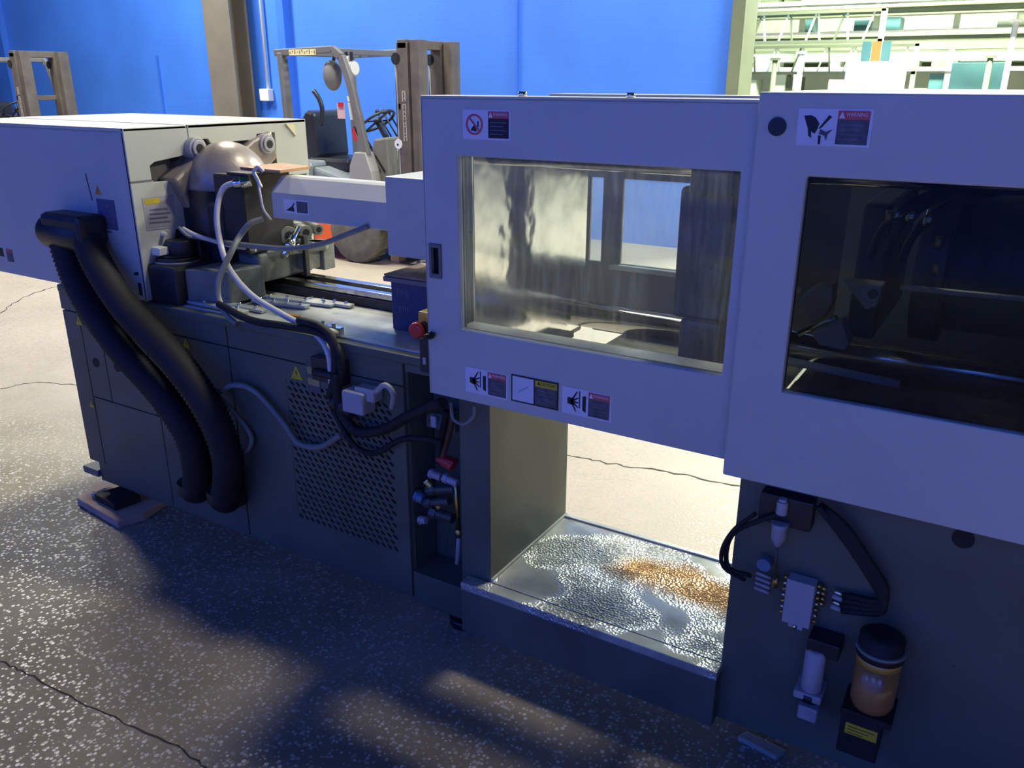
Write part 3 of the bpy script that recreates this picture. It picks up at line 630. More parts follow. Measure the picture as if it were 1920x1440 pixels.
def sticker(parent, x0, x1, z0, z1, y, kind):
    """flat printed warning label; picture on the left, worded panel on the right"""
    m = MB(); e = .0006; xm = x0+(x1-x0)*.5; cx = (x0+xm)/2; cz = (z0+z1)/2; h = z1-z0; wd = xm-x0
    m.use(M_LWHITE).box(x0, x1, y-.0012, y, z0, z1)
    Y = y-.0012
    def quad(poly, mm, k=1): m.use(mm).prism(poly, Y-e*k, Y)
    tx0, tx1 = xm+wd*.08, x1-wd*.08; hz = z1-h*.28
    if kind == 'yellow':
        quad([(x0, z0), (x1, z0), (x1, z1), (x0, z1)], M_LBLACK)
        quad([(x0+.004, z0+.004), (xm-.002, z0+.004), (xm-.002, z1-.004), (x0+.004, z1-.004)], M_LWHITE, 2)
        quad([(xm+.002, z0+.004), (x1-.004, z0+.004), (x1-.004, hz), (xm+.002, hz)], M_LGREYB, 2)
        quad([(xm+.002, hz), (x1-.004, hz), (x1-.004, z1-.004), (xm+.002, z1-.004)], M_YLAB, 2)
        m.use(M_LBLACK).text('▲CAUTION', h*.15, ((xm+x1)/2, Y-e*3, (hz+z1)/2-.001), stretch=.85)
        for k in range(4): quad([(xm+.008, hz-.007-k*.010), (x1-.012-.006*(k % 2), hz-.007-k*.010), (x1-.012-.006*(k % 2), hz-.009-k*.010), (xm+.008, hz-.009-k*.010)], M_FAINT, 3)
        quad([(cx-wd*.25, cz-h*.18), (cx-wd*.1, cz-h*.1), (cx+wd*.25, cz+h*.12), (cx+wd*.2, cz+h*.16), (cx-wd*.12, cz-h*.04)], mat('faded_print', (.45, .46, .60), .6), 3)
    else:
        quad([(tx0, z0+h*.06), (tx1, z0+h*.06), (tx1, z1-h*.05), (tx0, z1-h*.05)], M_LGREYB if kind != 'noentry' else M_LBLACK)
        quad([(tx0, hz), (tx1, hz), (tx1, z1-h*.05), (tx0, z1-h*.05)], M_LRED, 2)
        quad([(tx0+wd*.03, hz+h*.03), (tx0+wd*.19, hz+h*.03), (tx0+wd*.11, z1-h*.07)], M_LWHITE, 3)
        m.use(M_LWHITE).text('WARNING', h*.14, ((tx0+tx1)/2+wd*.08, Y-e*3, (hz+z1)/2-h*.01), stretch=.85)
        for k in range(4):
            zz = hz-h*.12-k*h*.13
            quad([(tx0+wd*.08, zz), (tx1-wd*(.10+.12*(k % 2)), zz), (tx1-wd*(.10+.12*(k % 2)), zz-h*.03), (tx0+wd*.08, zz-h*.03)], M_FAINT, 2)
        if kind == 'crush':       # hand squeezed between a block and a bar
            quad([(x0+wd*.22, cz-h*.10), (x0+wd*.42, cz-h*.15), (x0+wd*.42, cz+h*.12), (x0+wd*.22, cz+h*.12)], M_LBLACK)
            quad([(x0+wd*.88, cz-h*.30), (x0+wd*.98, cz-h*.33), (x0+wd*.98, cz+h*.28), (x0+wd*.84, cz+h*.25), (x0+wd*.84, cz-h*.25)], M_LBLACK)
            for a_, l in ((-62, .42), (-35, .36), (-5, .30), (28, .36), (58, .46)):
                q = math.radians(a_); d = Vector((math.cos(q), math.sin(q))); nn = Vector((-d.y, d.x))*h*.030
                s0 = Vector((x0+wd*.38, cz)); s1 = s0+Vector((d.x*wd*l, d.y*h*l))
                quad([tuple(s0-nn*1.5), tuple(s1-nn*.6), tuple(s1+nn*.6), tuple(s0+nn*1.5)], M_LBLACK)
            quad([(x0+wd*.70, cz-h*.22), (x0+wd*.74, cz-h*.22), (x0+wd*.74, cz+h*.42), (x0+wd*.70, cz+h*.42)], M_LBLACK)
        if kind == 'cut':         # hand with fingers against a blade
            quad([(x0+wd*.16, cz+h*.30), (x0+wd*.22, cz+h*.14), (x0+wd*.30, cz-h*.05), (x0+wd*.33, cz-h*.24), (x0+wd*.42, cz-h*.30), (x0+wd*.40, cz-h*.12),
                  (x0+wd*.50, cz-h*.18), (x0+wd*.55, cz-h*.08), (x0+wd*.60, cz+h*.10), (x0+wd*.48, cz+h*.26), (x0+wd*.35, cz+h*.32)], M_LBLACK)
            quad([(x0+wd*.58, cz-h*.05), (x0+wd*.66, cz-h*.02), (x0+wd*.92, cz+h*.28), (x0+wd*.84, cz+h*.33)], M_LBLACK)
            quad([(x0+wd*.62, cz-h*.46), (x0+wd*.68, cz-h*.46), (x0+wd*.68, cz-h*.22), (x0+wd*.60, cz-h*.22)], M_LBLACK)
            quad([(x0+wd*.64, cz-h*.04), (x0+wd*.80, cz-h*.12), (x0+wd*.98, cz-h*.04), (x0+wd*.86, cz-h*.18), (x0+wd*.84, cz-h*.36), (x0+wd*.76, cz-h*.22), (x0+wd*.62, cz-h*.18)], M_LGREYB)
        if kind == 'noentry':
            m.use(M_LRED); n = 28; r1, r2 = h*.36, h*.29
            vs = [(cx+math.cos(2*PI*k/n)*r_, Y-e*2, cz+math.sin(2*PI*k/n)*r_) for r_ in (r1, r2) for k in range(n)]
            m.add(vs, [(k, (k+1) % n, n+(k+1) % n, n+k) for k in range(n)])
            quad([(cx-h*.16, cz-h*.20), (cx+h*.10, cz-h*.24), (cx+h*.06, cz-h*.06), (cx-h*.02, cz-h*.02), (cx-h*.10, cz-h*.10)], M_LBLACK)
            quad([(cx+h*.12, cz-h*.08), (cx+h*.18, cz-h*.08), (cx+h*.18, cz+h*.12), (cx+h*.12, cz+h*.12)], M_LBLACK)
            quad([(cx-r2*.74, cz+r2*.66), (cx-r2*.62, cz+r2*.78), (cx+r2*.74, cz-r2*.66), (cx+r2*.62, cz-r2*.78)], M_LRED, 3)
    return m.build('warning_label', None, parent)
sticker(door, 1.607, 1.735, 1.496, 1.560, dy0, 'noentry')['label'] = 'label with a red barred circle'
sticker(door, 1.602, 1.728, .878, .945, dy0, 'crush')['label'] = 'left crushed-hand warning label'
sticker(door, 1.738, 1.869, .880, .950, dy0, 'yellow')['label'] = 'yellow-headed caution label'
sticker(door, 1.879, 2.007, .879, .946, dy0, 'crush')['label'] = 'right crushed-hand warning label'

# right cover (fixed), hollow so its tinted window shows the clamp unit inside
ry0, ry1 = -.135, -.110
ze0, ze1 = .826, 1.603
vx0, vx1, vz0, vz1 = 2.384, 3.35, 1.036, 1.457
cov = P('clamp_cover', MB().grid([2.282, vx0, vx1, XR], [ze0, vz0, vz1, ze1], {(1, 1)}, ry0, ry1), M_CREAM, .004, 'cream clamp cover')
MB().box(2.282, XR, ry0+.003, .86, ze1-.012, ze1).build('cover_top', M_CREAM, cov, .002)
MB().box(2.282, 2.292, ry1, -.03, ze0, ze1-.012).build('cover_return', M_CREAM, cov)
MB().box(2.30, XR, .84, .86, .86, ze1-.012).build('cover_back', M_CREAM, cov)
MB().box(XR-.02, XR, ry1, .84, .86, ze1-.012).build('cover_side', M_CREAM, cov)
MB().box(2.30, XR, ry1, .84, .862, .875).build('cover_floor', M_DSTEEL, cov)
M_TINT = pane_mat('smoked_polycarbonate', (.60, .64, .62), .016, .05, None, .03, .45)
MB().box(vx0-.01, vx1+.01, -.122, -.117, vz0-.01, vz1+.01).build('window_pane', M_TINT, cov)
MB().grid([vx0-.02, vx0, vx1, vx1+.02], [vz0-.02, vz0, vz1, vz1+.02], {(1, 1)}, -.117, -.108).build('window_frame', M_BLACKM, cov)
MB().cyl((2.321, ry0-.004, 1.543), (2.321, ry0+.01, 1.543), .0165, n=32).build('hole_plug', M_BLACKM, cov, .001)
sticker(cov, 2.357, 2.484, 1.512, 1.576, ry0, 'cut')['label'] = 'cut-hand warning label'
# clamp unit between the bases
for y in (.10, .60):
    P('tie_bar', MB().cyl((1.552, y, .915), (3.9, y, .915), .042, n=32), M_STEEL, 0, 'polished lower tie bar')
    P('tie_bar', MB().cyl((1.552, y, 1.462), (3.9, y, 1.462), .042, n=32), M_STEEL, 0, 'polished upper tie bar')
def brushed():
    m = bpy.data.materials.new('brushed_platen_steel'); m.use_nodes = True; N = m.node_tree.nodes; L = m.node_tree.links
    b_ = N['Principled BSDF']; b_.inputs['Metallic'].default_value = 1; b_.inputs['Roughness'].default_value = .12
    b_.inputs['Anisotropic'].default_value = .85; b_.inputs['Anisotropic Rotation'].default_value = .25
    tg = N.new('ShaderNodeTangent'); tg.direction_type = 'RADIAL'; tg.axis = 'Z'; L.new(tg.outputs[0], b_.inputs['Tangent'])
    tc = N.new('ShaderNodeTexCoord'); n = N.new('ShaderNodeTexNoise'); n.inputs['Scale'].default_value = 14; n.inputs['Detail'].default_value = 8
    L.new(tc.outputs['Object'], n.inputs['Vector'])
    r_ = N.new('ShaderNodeValToRGB'); e_ = r_.color_ramp.elements; e_[0].position = .35; e_[0].color = (.74, .75, .74, 1); e_[1].position = .6; e_[1].color = (.95, .95, .94, 1)
    L.new(n.outputs['Fac'], r_.inputs[0]); L.new(r_.outputs[0], b_.inputs['Base Color'])
    bp_ = N.new('ShaderNodeBump'); bp_.inputs['Strength'].default_value = .2; bp_.inputs['Distance'].default_value = .01
    n2 = N.new('ShaderNodeTexNoise'); n2.inputs['Scale'].default_value = 9; L.new(tc.outputs['Object'], n2.inputs['Vector'])
    L.new(n2.outputs['Fac'], bp_.inputs['Height']); L.new(bp_.outputs[0], b_.inputs['Normal'])
    return m
P('fixed_platen', MB().box(1.48, 1.545, .0, .66, .84, 1.47), M_CAST, .01)
P('platen_face', MB().box(1.545, 1.552, .01, .655, .862, 1.46), brushed(), .002, 'brushed steel face of the fixed platen')
P('moving_platen', MB().box(2.065, 2.19, .075, .70, 1.095, 1.40).box(2.09, 2.19, .06, .74, .985, 1.10).box(2.09, 2.19, .06, .74, 1.38, 1.47), M_DSTEEL, .012, 'dark oily moving platen')
P('nozzle_barrel', MB().lathe((1.10, .36, 1.235), (1.50, .36, 1.235), [(0, .045), (.8, .045), (.92, .02), (1, .012)], 24), M_STEEL)
P('bed_plate', MB().box(1.72, 2.285, .20, .62, .862, .872), M_CAST, .003)
P('bed_ledge', MB().box(1.56, 2.285, -.075, -.01, 1.018, 1.032), M_DECK, .002)
# rear door with two openings; the hidden third is shaped to brighten the platen reflection
rd = P('rear_door', MB().grid([1.36, 1.468, 1.515, 1.587, 1.87, 1.97, 2.16, 2.30], [.86, .93, 1.035, 1.318, 1.48, 1.574], {(1, 2), (3, 2), (5, 1), (5, 2), (5, 3)}, .845, .865), M_GREY, .003, 'grey rear safety door')
MB().box(1.36, 2.278, .74, .865, 1.574, 1.583).build('door_flange', M_CREAM, rd, .002)
MB().box(1.56, 2.2, .820, .845, 1.018, 1.034).build('window_sill', M_DECK, rd, .002)
MB().box(1.45, 2.17, .853, .857, 1.025, 1.325).build('window_pane', pane_mat('rear_dusty_polycarbonate', (.88, .90, .90), .07, .08, None, .08), rd)
# clamp mechanism inside the right cover
P('toggle_link', MB().prism([(2.345, 1.15), (2.37, 1.115), (2.40, 1.13), (2.415, 1.165), (2.41, 1.205), (2.375, 1.20), (2.345, 1.175)], .12, .17, 'xz'), M_CASTL, .004)
P('toggle_link', MB().prism([(2.432, 1.222), (2.512, 1.222), (2.508, 1.178), (2.486, 1.166)], .10, .15, 'xz'), M_LAVG, .003)
P('toggle_pin', MB().cyl((2.496, .094, 1.203), (2.496, .105, 1.203), .010, n=18), M_DSTEEL)
P('toggle_link', MB().prism([(2.38, 1.095), (2.44, 1.135), (2.462, 1.085), (2.455, 1.068), (2.40, 1.072)], .11, .16, 'xz'), M_LAVG, .003)
P('toggle_rod', MB().cyl((2.35, .13, 1.085), (2.43, .10, 1.142), .006, n=12), M_STEEL)
P('clamp_cylinder', MB().cyl((2.62, .34, 1.24), (3.6, .34, 1.24), .15, n=36).cyl((2.56, .34, 1.24), (2.62, .34, 1.24), .18, n=36), M_DSTEEL, .004)
P('crosshead', MB().box(2.44, 2.50, .18, .62, 1.08, 1.38), M_DSTEEL, .01)
P('rear_clamp_platen', MB().box(2.86, 3.0, .04, .76, .92, 1.50), M_DSTEEL, .012)
P('guide_rod', MB().cyl((2.32, .05, 1.045), (2.58, .05, 1.032), .009, n=12), M_LWHITE)
P('guide_rod', MB().cyl((2.55, .06, 1.232), (3.4, .06, 1.245), .006, n=12), M_LGREY)
P('lower_shelf', MB().box(2.30, 3.4, -.09, .08, .905, .925), M_DSTEEL, .003)
P('terminal_box', MB().box(2.66, 2.80, -.04, .10, .925, .985), M_WOOD, .004)
for k, (dx, dz) in enumerate(((0, 0), (.028, 0), (.06, -.004))):
    P('hydraulic_hose', MB().tube([(2.48+dx, .10, 1.28+dz), (2.495+dx, .08, 1.335+dz), (2.53+dx, .07, 1.385+dz), (2.59+dx, .09, 1.42+dz), (2.68+dx, .2, 1.43+dz)], .0085, 10), M_BLACK)
    P('hose_ferrule', MB().cyl((2.512+dx, .072, 1.362+dz), (2.527+dx, .070, 1.382+dz), .0105, n=12), M_CHROME)
for (x, z) in ((2.605, 1.33), (2.608, 1.28), (2.51, 1.372)):
    P('hose_fitting', MB().cyl((x, .04, z-.012), (x+.002, .04, z+.012), .008, n=10), M_BRASS)

# big corrugated ducts from the cover down to the base
def duct(pix, r, y, nm, yo=None):
    pts = [at(px_, py_, 'y', yy) for (px_, py_), yy in zip(pix, y)]
    return P(nm, MB().tube(pts, r, 18, 8, .016), M_BLACK)
sock = at(135, 415, 'y', 0)
P('duct_elbow', MB().box(-.19, .045, -.11, -.004, 1.085, 1.190).cyl((-.225, -.058, 1.118), (.02, -.058, 1.118), .060, n=24), M_BLACKM, .02, 'black box elbow of the ducts')
duct([(118, 422), (122, 466), (156, 552), (222, 648), (300, 735), (352, 815), (370, 880), (367, 925)], .050, (-.055, -.06, -.075, -.085, -.085, -.08, -.07, -.06), 'corrugated_duct')
duct([(158, 428), (180, 490), (238, 580), (325, 672), (392, 765), (425, 850), (428, 900), (422, 940)], .052, (-.055, -.075, -.09, -.10, -.095, -.085, -.075, -.06), 'corrugated_duct')
for px_, py_ in ((367, 905), (423, 920)):
    p = at(px_, py_, 'y', -.05)
    P('duct_collar', MB().cyl((p.x, -.055, p.z-.03), (p.x, -.055, p.z+.012), .060, n=28).cyl((p.x, -.055, p.z-.02), (p.x, .005, p.z-.03), .050, n=24), M_BLACKM, .002)

# cables hanging over the front edge
def cable(pix, ys, r, m_, nm='cable', label=None):
    return P(nm, MB().tube([at(a, b_, 'y', yy) for (a, b_), yy in zip(pix, ys)], r, 10, 7), m_, 0, label)
Pm = .18
cable([(455, 340), (420, 352), (407, 395), (411, 445), (428, 500), (470, 552), (530, 590), (585, 620), (615, 660), (622, 720)], (.20, .17, .14, .12, .08, .05, .03, .0, -.03, -.03), .0098, M_WHITEC, 'white_cable', 'thick white motor cable')
P('cable_gland', MB().cyl(at(440, 345, 'y', .19), at(462, 340, 'y', .21), .017, n=16).cyl(at(452, 342, 'y', .20), at(470, 338, 'y', .22), .021, n=6), M_CHROME, .001)
cable([(490, 352), (482, 335), (476, 322), (484, 313), (494, 322)], (.17, .17, .17, .17, .18), .006, M_WHITEC, 'white_cable')
cable([(484, 340), (488, 365), (494, 392), (508, 412)], (.17, .16, .16, .18), .004, M_WHITEC, 'white_cable')
cable([(492, 410), (468, 420), (448, 445), (430, 480), (410, 525), (410, 560), (425, 590), (445, 607)], (.22, .18, .15, .08, .03, .01, -.005, -.01), .010, M_GREYC, 'grey_cable')
cable([(342, 428), (365, 440), (395, 450), (430, 460), (480, 468)], (.10, .12, .15, .18, .22), .0075, M_WHITEC, 'white_cable')
cable([(335, 426), (352, 442), (372, 446), (420, 455)], (.09, .10, .13, .18), .006, M_GREYC, 'grey_cable')
cable([(420, 455), (480, 462), (540, 466), (600, 458), (655, 438), (690, 425)], (.15, .16, .18, .2, .22, .24), .009, M_GREYC, 'grey_cable')
cable([(410, 570), (470, 600), (540, 612), (600, 625), (635, 660), (640, 720)], (.0, -.005, -.005, -.015, -.03, -.035), .012, M_BLACK, 'black_cable')
cable([(560, 600), (600, 612), (625, 640), (628, 700), (618, 745)], (.0, -.01, -.03, -.04, -.04), .012, M_BLACK, 'black_cable')
P('cable_bracket', MB().box(.985, 1.11, -.035, 0, .77, .845).cyl((1.0, -.04, .80), (1.10, -.04, .80), .012, n=12), M_BLACKM, .004)
cable([(410, 735), (440, 722), (480, 735), (530, 790), (560, 830), (600, 838), (640, 815)], (-.03, -.03, -.02, -.02, -.02, -.02, -.03), .010, M_GREYC, 'grey_cable')
cable([(405, 738), (440, 775), (470, 815), (468, 838), (452, 852)], (-.03, -.02, -.02, -.02, -.03), .008, M_GREYC, 'grey_cable')
cable([(628, 700), (640, 770), (670, 808), (720, 805), (770, 778), (830, 755)], (-.045, -.04, -.03, -.03, -.04, -.06), .016, M_BLACK, 'black_hose')
cable([(625, 770), (660, 830), (700, 850), (750, 825), (790, 822), (830, 830)], (-.03, -.02, -.02, -.02, -.02, -.02), .009, M_BLACK, 'black_hose')
cable([(845, 755), (850, 785), (870, 795), (888, 780), (890, 762)], (-.02, -.03, -.04, -.03, -.02), .005, M_GREYC, 'grey_cable')
p = at(640, 755, 'y', -.03)
P('cable_plug', MB().cyl((p.x-.03, -.03, p.z), (p.x+.05, -.03, p.z-.012), .026, n=20).cyl((p.x-.015, -.03, p.z), (p.x+.0, -.03, p.z), .031, n=20), M_BLACKM, .002)
p = at(682, 750, 'y', -.03)
P('junction_box', MB().box(1.125, 1.205, -.062, -.002, .705, .772).box(1.16, 1.235, -.045, -.002, .745, .785), M_LGREY, .006, 'small grey junction box')
cable([(705, 735), (722, 722), (737, 738), (735, 765)], (-.05, -.06, -.05, -.02), .008, M_LGREY, 'cable_elbow')

# labels on the base and covers
def tri(px_, py_, hgt, y=-.0015, m_=M_YLAB):
    p = at(px_, py_, 'y', y); h = hgt
    m = MB(); m.use(m_).prism([(p.x-h*.55, p.z-h*.5), (p.x+h*.55, p.z-h*.5), (p.x, p.z+h*.5)], y-.001, y+.0015)
    m.use(M_LBLACK).prism([(p.x+h*.02, p.z+h*.22), (p.x-h*.10, p.z-h*.08), (p.x, p.z-h*.06), (p.x-h*.04, p.z-h*.34), (p.x+h*.10, p.z+.0), (p.x, p.z-h*.0)], y-.0016, y-.001)
    return P('hazard_triangle', m, None)
tri(148, 601, .035); tri(172, 757, .030); tri(349, 643, .033); tri(556, 698, .046)
tri(183, 356, .032, -.0025, M_LORG)
p0 = at(180, 372, 'y', -.003); p1 = at(220, 432, 'y', -.003)
m = MB(); m.use(mat('dark_blue_grey_label', (.10, .12, .20), .5, 0, .3, 30)).box(p0.x, p0.x+.098, -.0035, -.002, p1.z, p0.z)
for k in range(6): m.use(M_FAINT).box(p0.x+.008, p0.x+.088-.014*(k % 3), -.004, -.0035, p0.z-.018-k*.018, p0.z-.024-k*.018)
P('instruction_label', m, None)
q = lambda a, b_: at(a, b_, 'x', ex+.0008)
c4 = [q(266, 371), q(325, 365), q(330, 426), q(276, 432)]
m = MB(); m.use(M_LGREY).prism([(c.y, c.z) for c in c4], ex, ex+.0012, 'yz')
c5 = [q(270, 374), q(298, 371), q(300, 381), q(272, 384)]
m.use(M_YLAB).prism([(c.y, c.z) for c in c5], ex+.001, ex+.0018, 'yz')
c6 = [q(272, 388), q(322, 382), q(326, 422), q(280, 427)]
m.use(M_LAVG).prism([(c.y, c.z) for c in c6], ex+.001, ex+.0018, 'yz')
for k in range(4):
    a, b_ = q(280, 394+k*8), q(314+(k % 2)*5, 391+k*8); m.use(M_FAINT).bar((ex+.002, a.y, a.z), (ex+.002, b_.y, b_.z), .0006, .006)
P('instruction_label', m, None)
p0 = at(10, 468, 'y', -.003); m = MB(); m.use(M_LBLACK).box(p0.x-.06, p0.x-.02, -.0035, -.002, p0.z-.03, p0.z+.004)
m.use(M_LGREYB).box(p0.x+.004, p0.x+.045, -.0035, -.002, p0.z-.045, p0.z+.004).use(M_LRED).box(p0.x+.004, p0.x+.045, -.004, -.0035, p0.z-.008, p0.z+.004)
P('warning_label', m, None)
m = MB(); m.use(M_LGREYB).box(.93, .985, -.0015, .0, .712, .806)
m.use(mat('faded_yellow_label', (.40, .34, .12), .5, 0, .2, 20)).box(.934, .981, -.002, -.0015, .772, .795).box(.934, .981, -.002, -.0015, .735, .758)
P('caution_label', m, None)
m = MB(); p0 = at(533, 375, 'y', .244); p1 = at(578, 402, 'y', .244)
xm = (p0.x+p1.x)/2
m.use(M_LWHITE).box(p0.x-.005, p1.x+.004, .2435, .2448, p1.z-.002, p0.z+.004).use(M_LGREYB).box(xm+.003, p1.x, .243, .2436, p1.z+.002, p0.z)
m.use(M_LBLACK).prism([(p0.x+.004, p1.z+.006), (xm-.008, p1.z+.004), (xm-.012, p1.z+.02), (xm-.004, p0.z-.004), (xm-.012, p0.z-.01), (xm-.02, p1.z+.02)], .243, .2436)
P('warning_label', m, None)
# slot and seam on the injection cover front, door seams
P('slot', MB().box(.158, .176, -.0026, 0, .918, .962), M_DARK)
P('cover_seam', MB().bar(at(160, 325, 'y', -.0028), at(173, 376, 'y', -.0028), .0022, .002, (0, 1, 0)), M_DARK)

# pneumatic bay
bay = MB()
for x, z in ((1.36, .72), (1.40, .715)):
    pass
P('bay_manifold', MB().box(1.34, 1.40, .06, .13, .66, .71).box(1.41, 1.45, .05, .13, .665, .712), M_CAST, .003)
P('bay_tag', MB().box(1.368, 1.386, .044, .052, .672, .706), M_LWHITE, .001)
P('bay_tag', MB().box(1.426, 1.434, .040, .050, .665, .70), M_LGREY, .001)
P('shutoff_valve', MB().cyl((1.415, .03, .585), (1.455, .03, .570), .016, n=14).box(1.40, 1.46, .02, .05, .575, .592), M_RED, .003, 'red shut-off valve')
cable([(838, 770), (828, 820), (820, 865)], (.02, .03, .03), .010, M_BLACK, 'black_hose')
cable([(850, 780), (838, 830), (828, 862)], (.02, .03, .03), .008, mat('brown_hose', (.10, .045, .03), .5), 'brown_hose')
for (x0, z0, x1, z1, r_, mm) in ((1.37, .53, 1.41, .525, .012, M_LAVG), (1.42, .528, 1.47, .52, .012, M_LAVG), (1.355, .50, 1.375, .485, .012, M_BRASS), (1.385, .485, 1.40, .470, .009, M_BRASS),
                                 (1.315, .44, 1.345, .435, .017, M_BLUEP), (1.350, .425, 1.44, .455, .014, M_DSTEEL), (1.37, .40, 1.45, .40, .016, M_DSTEEL), (1.325, .36, 1.35, .365, .012, M_LGREY), (1.36, .47, 1.46, .50, .013, M_DSTEEL), (1.395, .44, 1.40, .42, .010, M_BRASS)):
    P('pipe_fitting', MB().cyl((x0, .03, z0), (x1, .03, z1), r_, n=14).cyl((x0, .03, z0), (x0+(x1-x0)*.3, .03, z0+(z1-z0)*.3), r_*1.25, n=6), mm, .001)
P('drain_pipe', MB().cyl((1.462, .03, .53), (1.470, .03, .37), .007, n=10).cyl((1.470, .03, .372), (1.470, .03, .345), .011, n=10), M_BRASS)
P('drain_pipe', MB().cyl((1.470, .03, .345), (1.462, .03, .25), .007, n=10), M_LGREY)

# emergency stop box
es = P('emergency_stop_box', MB().box(1.392, 1.46, -.03, .035, .962, 1.040), M_YELLOW, .006, 'yellow emergency stop box')
MB().cyl((1.414, -.045, .998), (1.414, -.030, .998), .017, n=20).build('button_collar', M_BLACKM, es)
MB().lathe((1.414, -.074, .998), (1.414, -.045, .998), [(0, .016), (.12, .021), (.5, .0225), (.62, .014), (1, .012)], 28).build('stop_button', M_RED, es, 0, 'red mushroom stop button')
P('stop_bracket', MB().box(1.38, 1.47, -.012, .03, .86, .962), M_BLACKM, .003)
P('stop_bracket_tag', MB().box(1.392, 1.402, -.014, -.012, .885, .905), M_LGREY)

# lubrication fittings on the right base
P('lube_bracket', MB().box(2.345, 2.46, -.04, .0, .690, .76), M_BLACKM, .003)
P('pressure_regulator', MB().cyl((2.396, -.045, .722), (2.396, -.045, .752), .0125, n=16).cyl((2.396, -.045, .760), (2.396, -.045, .752), .009, n=12), M_LGREY, .001)
P('pressure_regulator', MB().lathe((2.396, -.045, .640), (2.396, -.045, .700), [(0, .006), (.15, .010), (.3, .016), (.8, .0165), (1, .020)], 20), M_LAVG)
P('regulator_stem', MB().cyl((2.396, -.045, .64), (2.397, -.03, .545), .003, n=8), M_DSTEEL)
P('brass_filter', MB().cyl((2.398, -.02, .548), (2.396, -.02, .520), .0075, n=10), M_BRASS)
P('pressure_gauge', MB().cyl((2.368, -.03, .572), (2.368, -.005, .572), .016, n=28), M_BLUEP, .001, 'small blue round gauge')
P('distributor_block', MB().box(2.425, 2.487, -.040, -.005, .448, .562), M_LGREY, .002, 'pale distributor block')
for k in range(7):
    for sgn, x in ((-1, 2.425), (1, 2.487)):
        z = .555-k*.0155
        P('block_nipple', MB().cyl((x, -.022, z), (x+sgn*.010, -.022, z), .0045, n=8), M_BRASS if (k+sgn) % 2 else M_CHROME)
P('block_foot', MB().box(2.440, 2.450, -.035, -.01, .438, .448).box(2.46, 2.472, -.035, -.01, .436, .448), M_LGREY)
P('grease_nipple', MB().cyl((2.452, -.02, .425), (2.452, -.02, .438), .006, n=10), M_CHROME)
for k in range(4):
    P('tube_nut', MB().cyl((2.350, -.012, .538-k*.0135), (2.385, -.012, .534-k*.0135), .0045, n=8), M_LAVG)
    P('tube_nut', MB().cyl((2.495, -.012, .548-k*.0135), (2.508, -.012, .546-k*.0135), .005, n=8), M_BRASS)
    P('tube_nut', MB().cyl((2.522, -.012, .548-k*.0135), (2.545, -.012, .545-k*.0135), .0055, n=8), M_LGREY if k % 2 else M_CHROME)
def rb(pts, r, m_=M_BLACK, nm='black_hose'): return P(nm, MB().tube(pts, r, 10, 7), m_)
rb([(2.42, -.03, .735), (2.36, -.05, .70), (2.30, -.05, .65), (2.284, -.045, .59), (2.295, -.04, .545), (2.34, -.02, .53)], .006)
rb([(2.34, -.04, .705), (2.30, -.06, .66), (2.278, -.06, .60), (2.284, -.05, .55), (2.33, -.03, .52)], .005)
for k in range(4):
    rb([(2.47, -.03-.004*k, .76), (2.53, -.035, .725-.01*k), (2.59, -.03, .65-.01*k), (2.625, -.025, .60-.012*k), (2.62, -.02, .56-.01*k), (2.545, -.012, .545-k*.0135)], .0075)
P('grease_pump', MB().box(2.49, 2.56, -.06, 0, .40, .44), M_BLACKM, .004)
P('oil_filter', MB().lathe((2.511, -.05, .300), (2.511, -.05, .412), [(0, .018), (.05, .023), (.95, .023), (1, .017)], 24), M_LGREY)
P('oil_filter_base', MB().box(2.478, 2.540, -.075, 0, .282, .302).box(2.492, 2.535, -.07, 0, .225, .262), M_LAVG, .004)
P('oil_filter_band', MB().cyl((2.511, -.05, .278), (2.511, -.05, .298), .027, n=24), M_BLACKM)
gx, gy = 2.640, -.062
P('grease_reservoir', MB().lathe((gx, gy, .318), (gx, gy, .440), [(0, .030), (.06, .040), (.18, .045), (1, .046)], 36), M_AMBER, 0, 'amber grease reservoir')
P('reservoir_collar', MB().cyl((gx, gy, .440), (gx, gy, .458), .0465, n=36), M_AMBERL)
P('reservoir_cap', MB().lathe((gx, gy, .458), (gx, gy, .515), [(0, .049), (.25, .050), (.3, .046), (.8, .046), (1, .030)], 36), M_BLACK)
P('reservoir_cap_rim', MB().cyl((gx, gy, .472), (gx, gy, .479), .051, n=36), M_GREYC)
P('reservoir_stand', MB().box(2.585, 2.690, -.10, 0, .300, .318).box(2.588, 2.672, -.098, 0, .20, .300), M_BLACK, .003)
m = MB(); m.use(M_YLAB).box(2.600, 2.666, -.1005, -.0985, .258, .286); m.use(M_LBLACK)
for k in range(3): m.box(2.605, 2.661-.012*k, -.1012, -.1005, .279-k*.008, .2775-k*.008)
P('yellow_label', m, None)

# navy box with a warped wooden lid standing on the deck behind the emergency stop
tb = empty('toolbox', (1.21, .24, .90), 'dark navy metal box with faded lettering standing on the deck beside the sliding door', 'box')
MB().box(1.135, 1.33, .175, .33, .901, 1.052).build('box_body', M_NAVY, tb, .003)
MB().box(1.118, 1.34, .160, .345, 1.052, 1.066).build('box_rim', M_GREY, tb, .002)
MB().use(M_FAINT).text('PMJ', .034, (1.180, .1742, 1.018), stretch=.9).build('faded_lettering', M_FAINT, tb)
MB().use(M_FAINT).text('EIII', .026, (1.180, .1742, .968), stretch=1.2).build('faded_lettering', M_FAINT, tb)
tag(MB().prism([(1.118, 1.067), (1.34, 1.067), (1.34, 1.076), (1.118, 1.074)], .165, .34, 'xz').build('lid_board', M_WOOD, None, .002),
    'brown weathered board lying on top of the navy metal box', 'board')

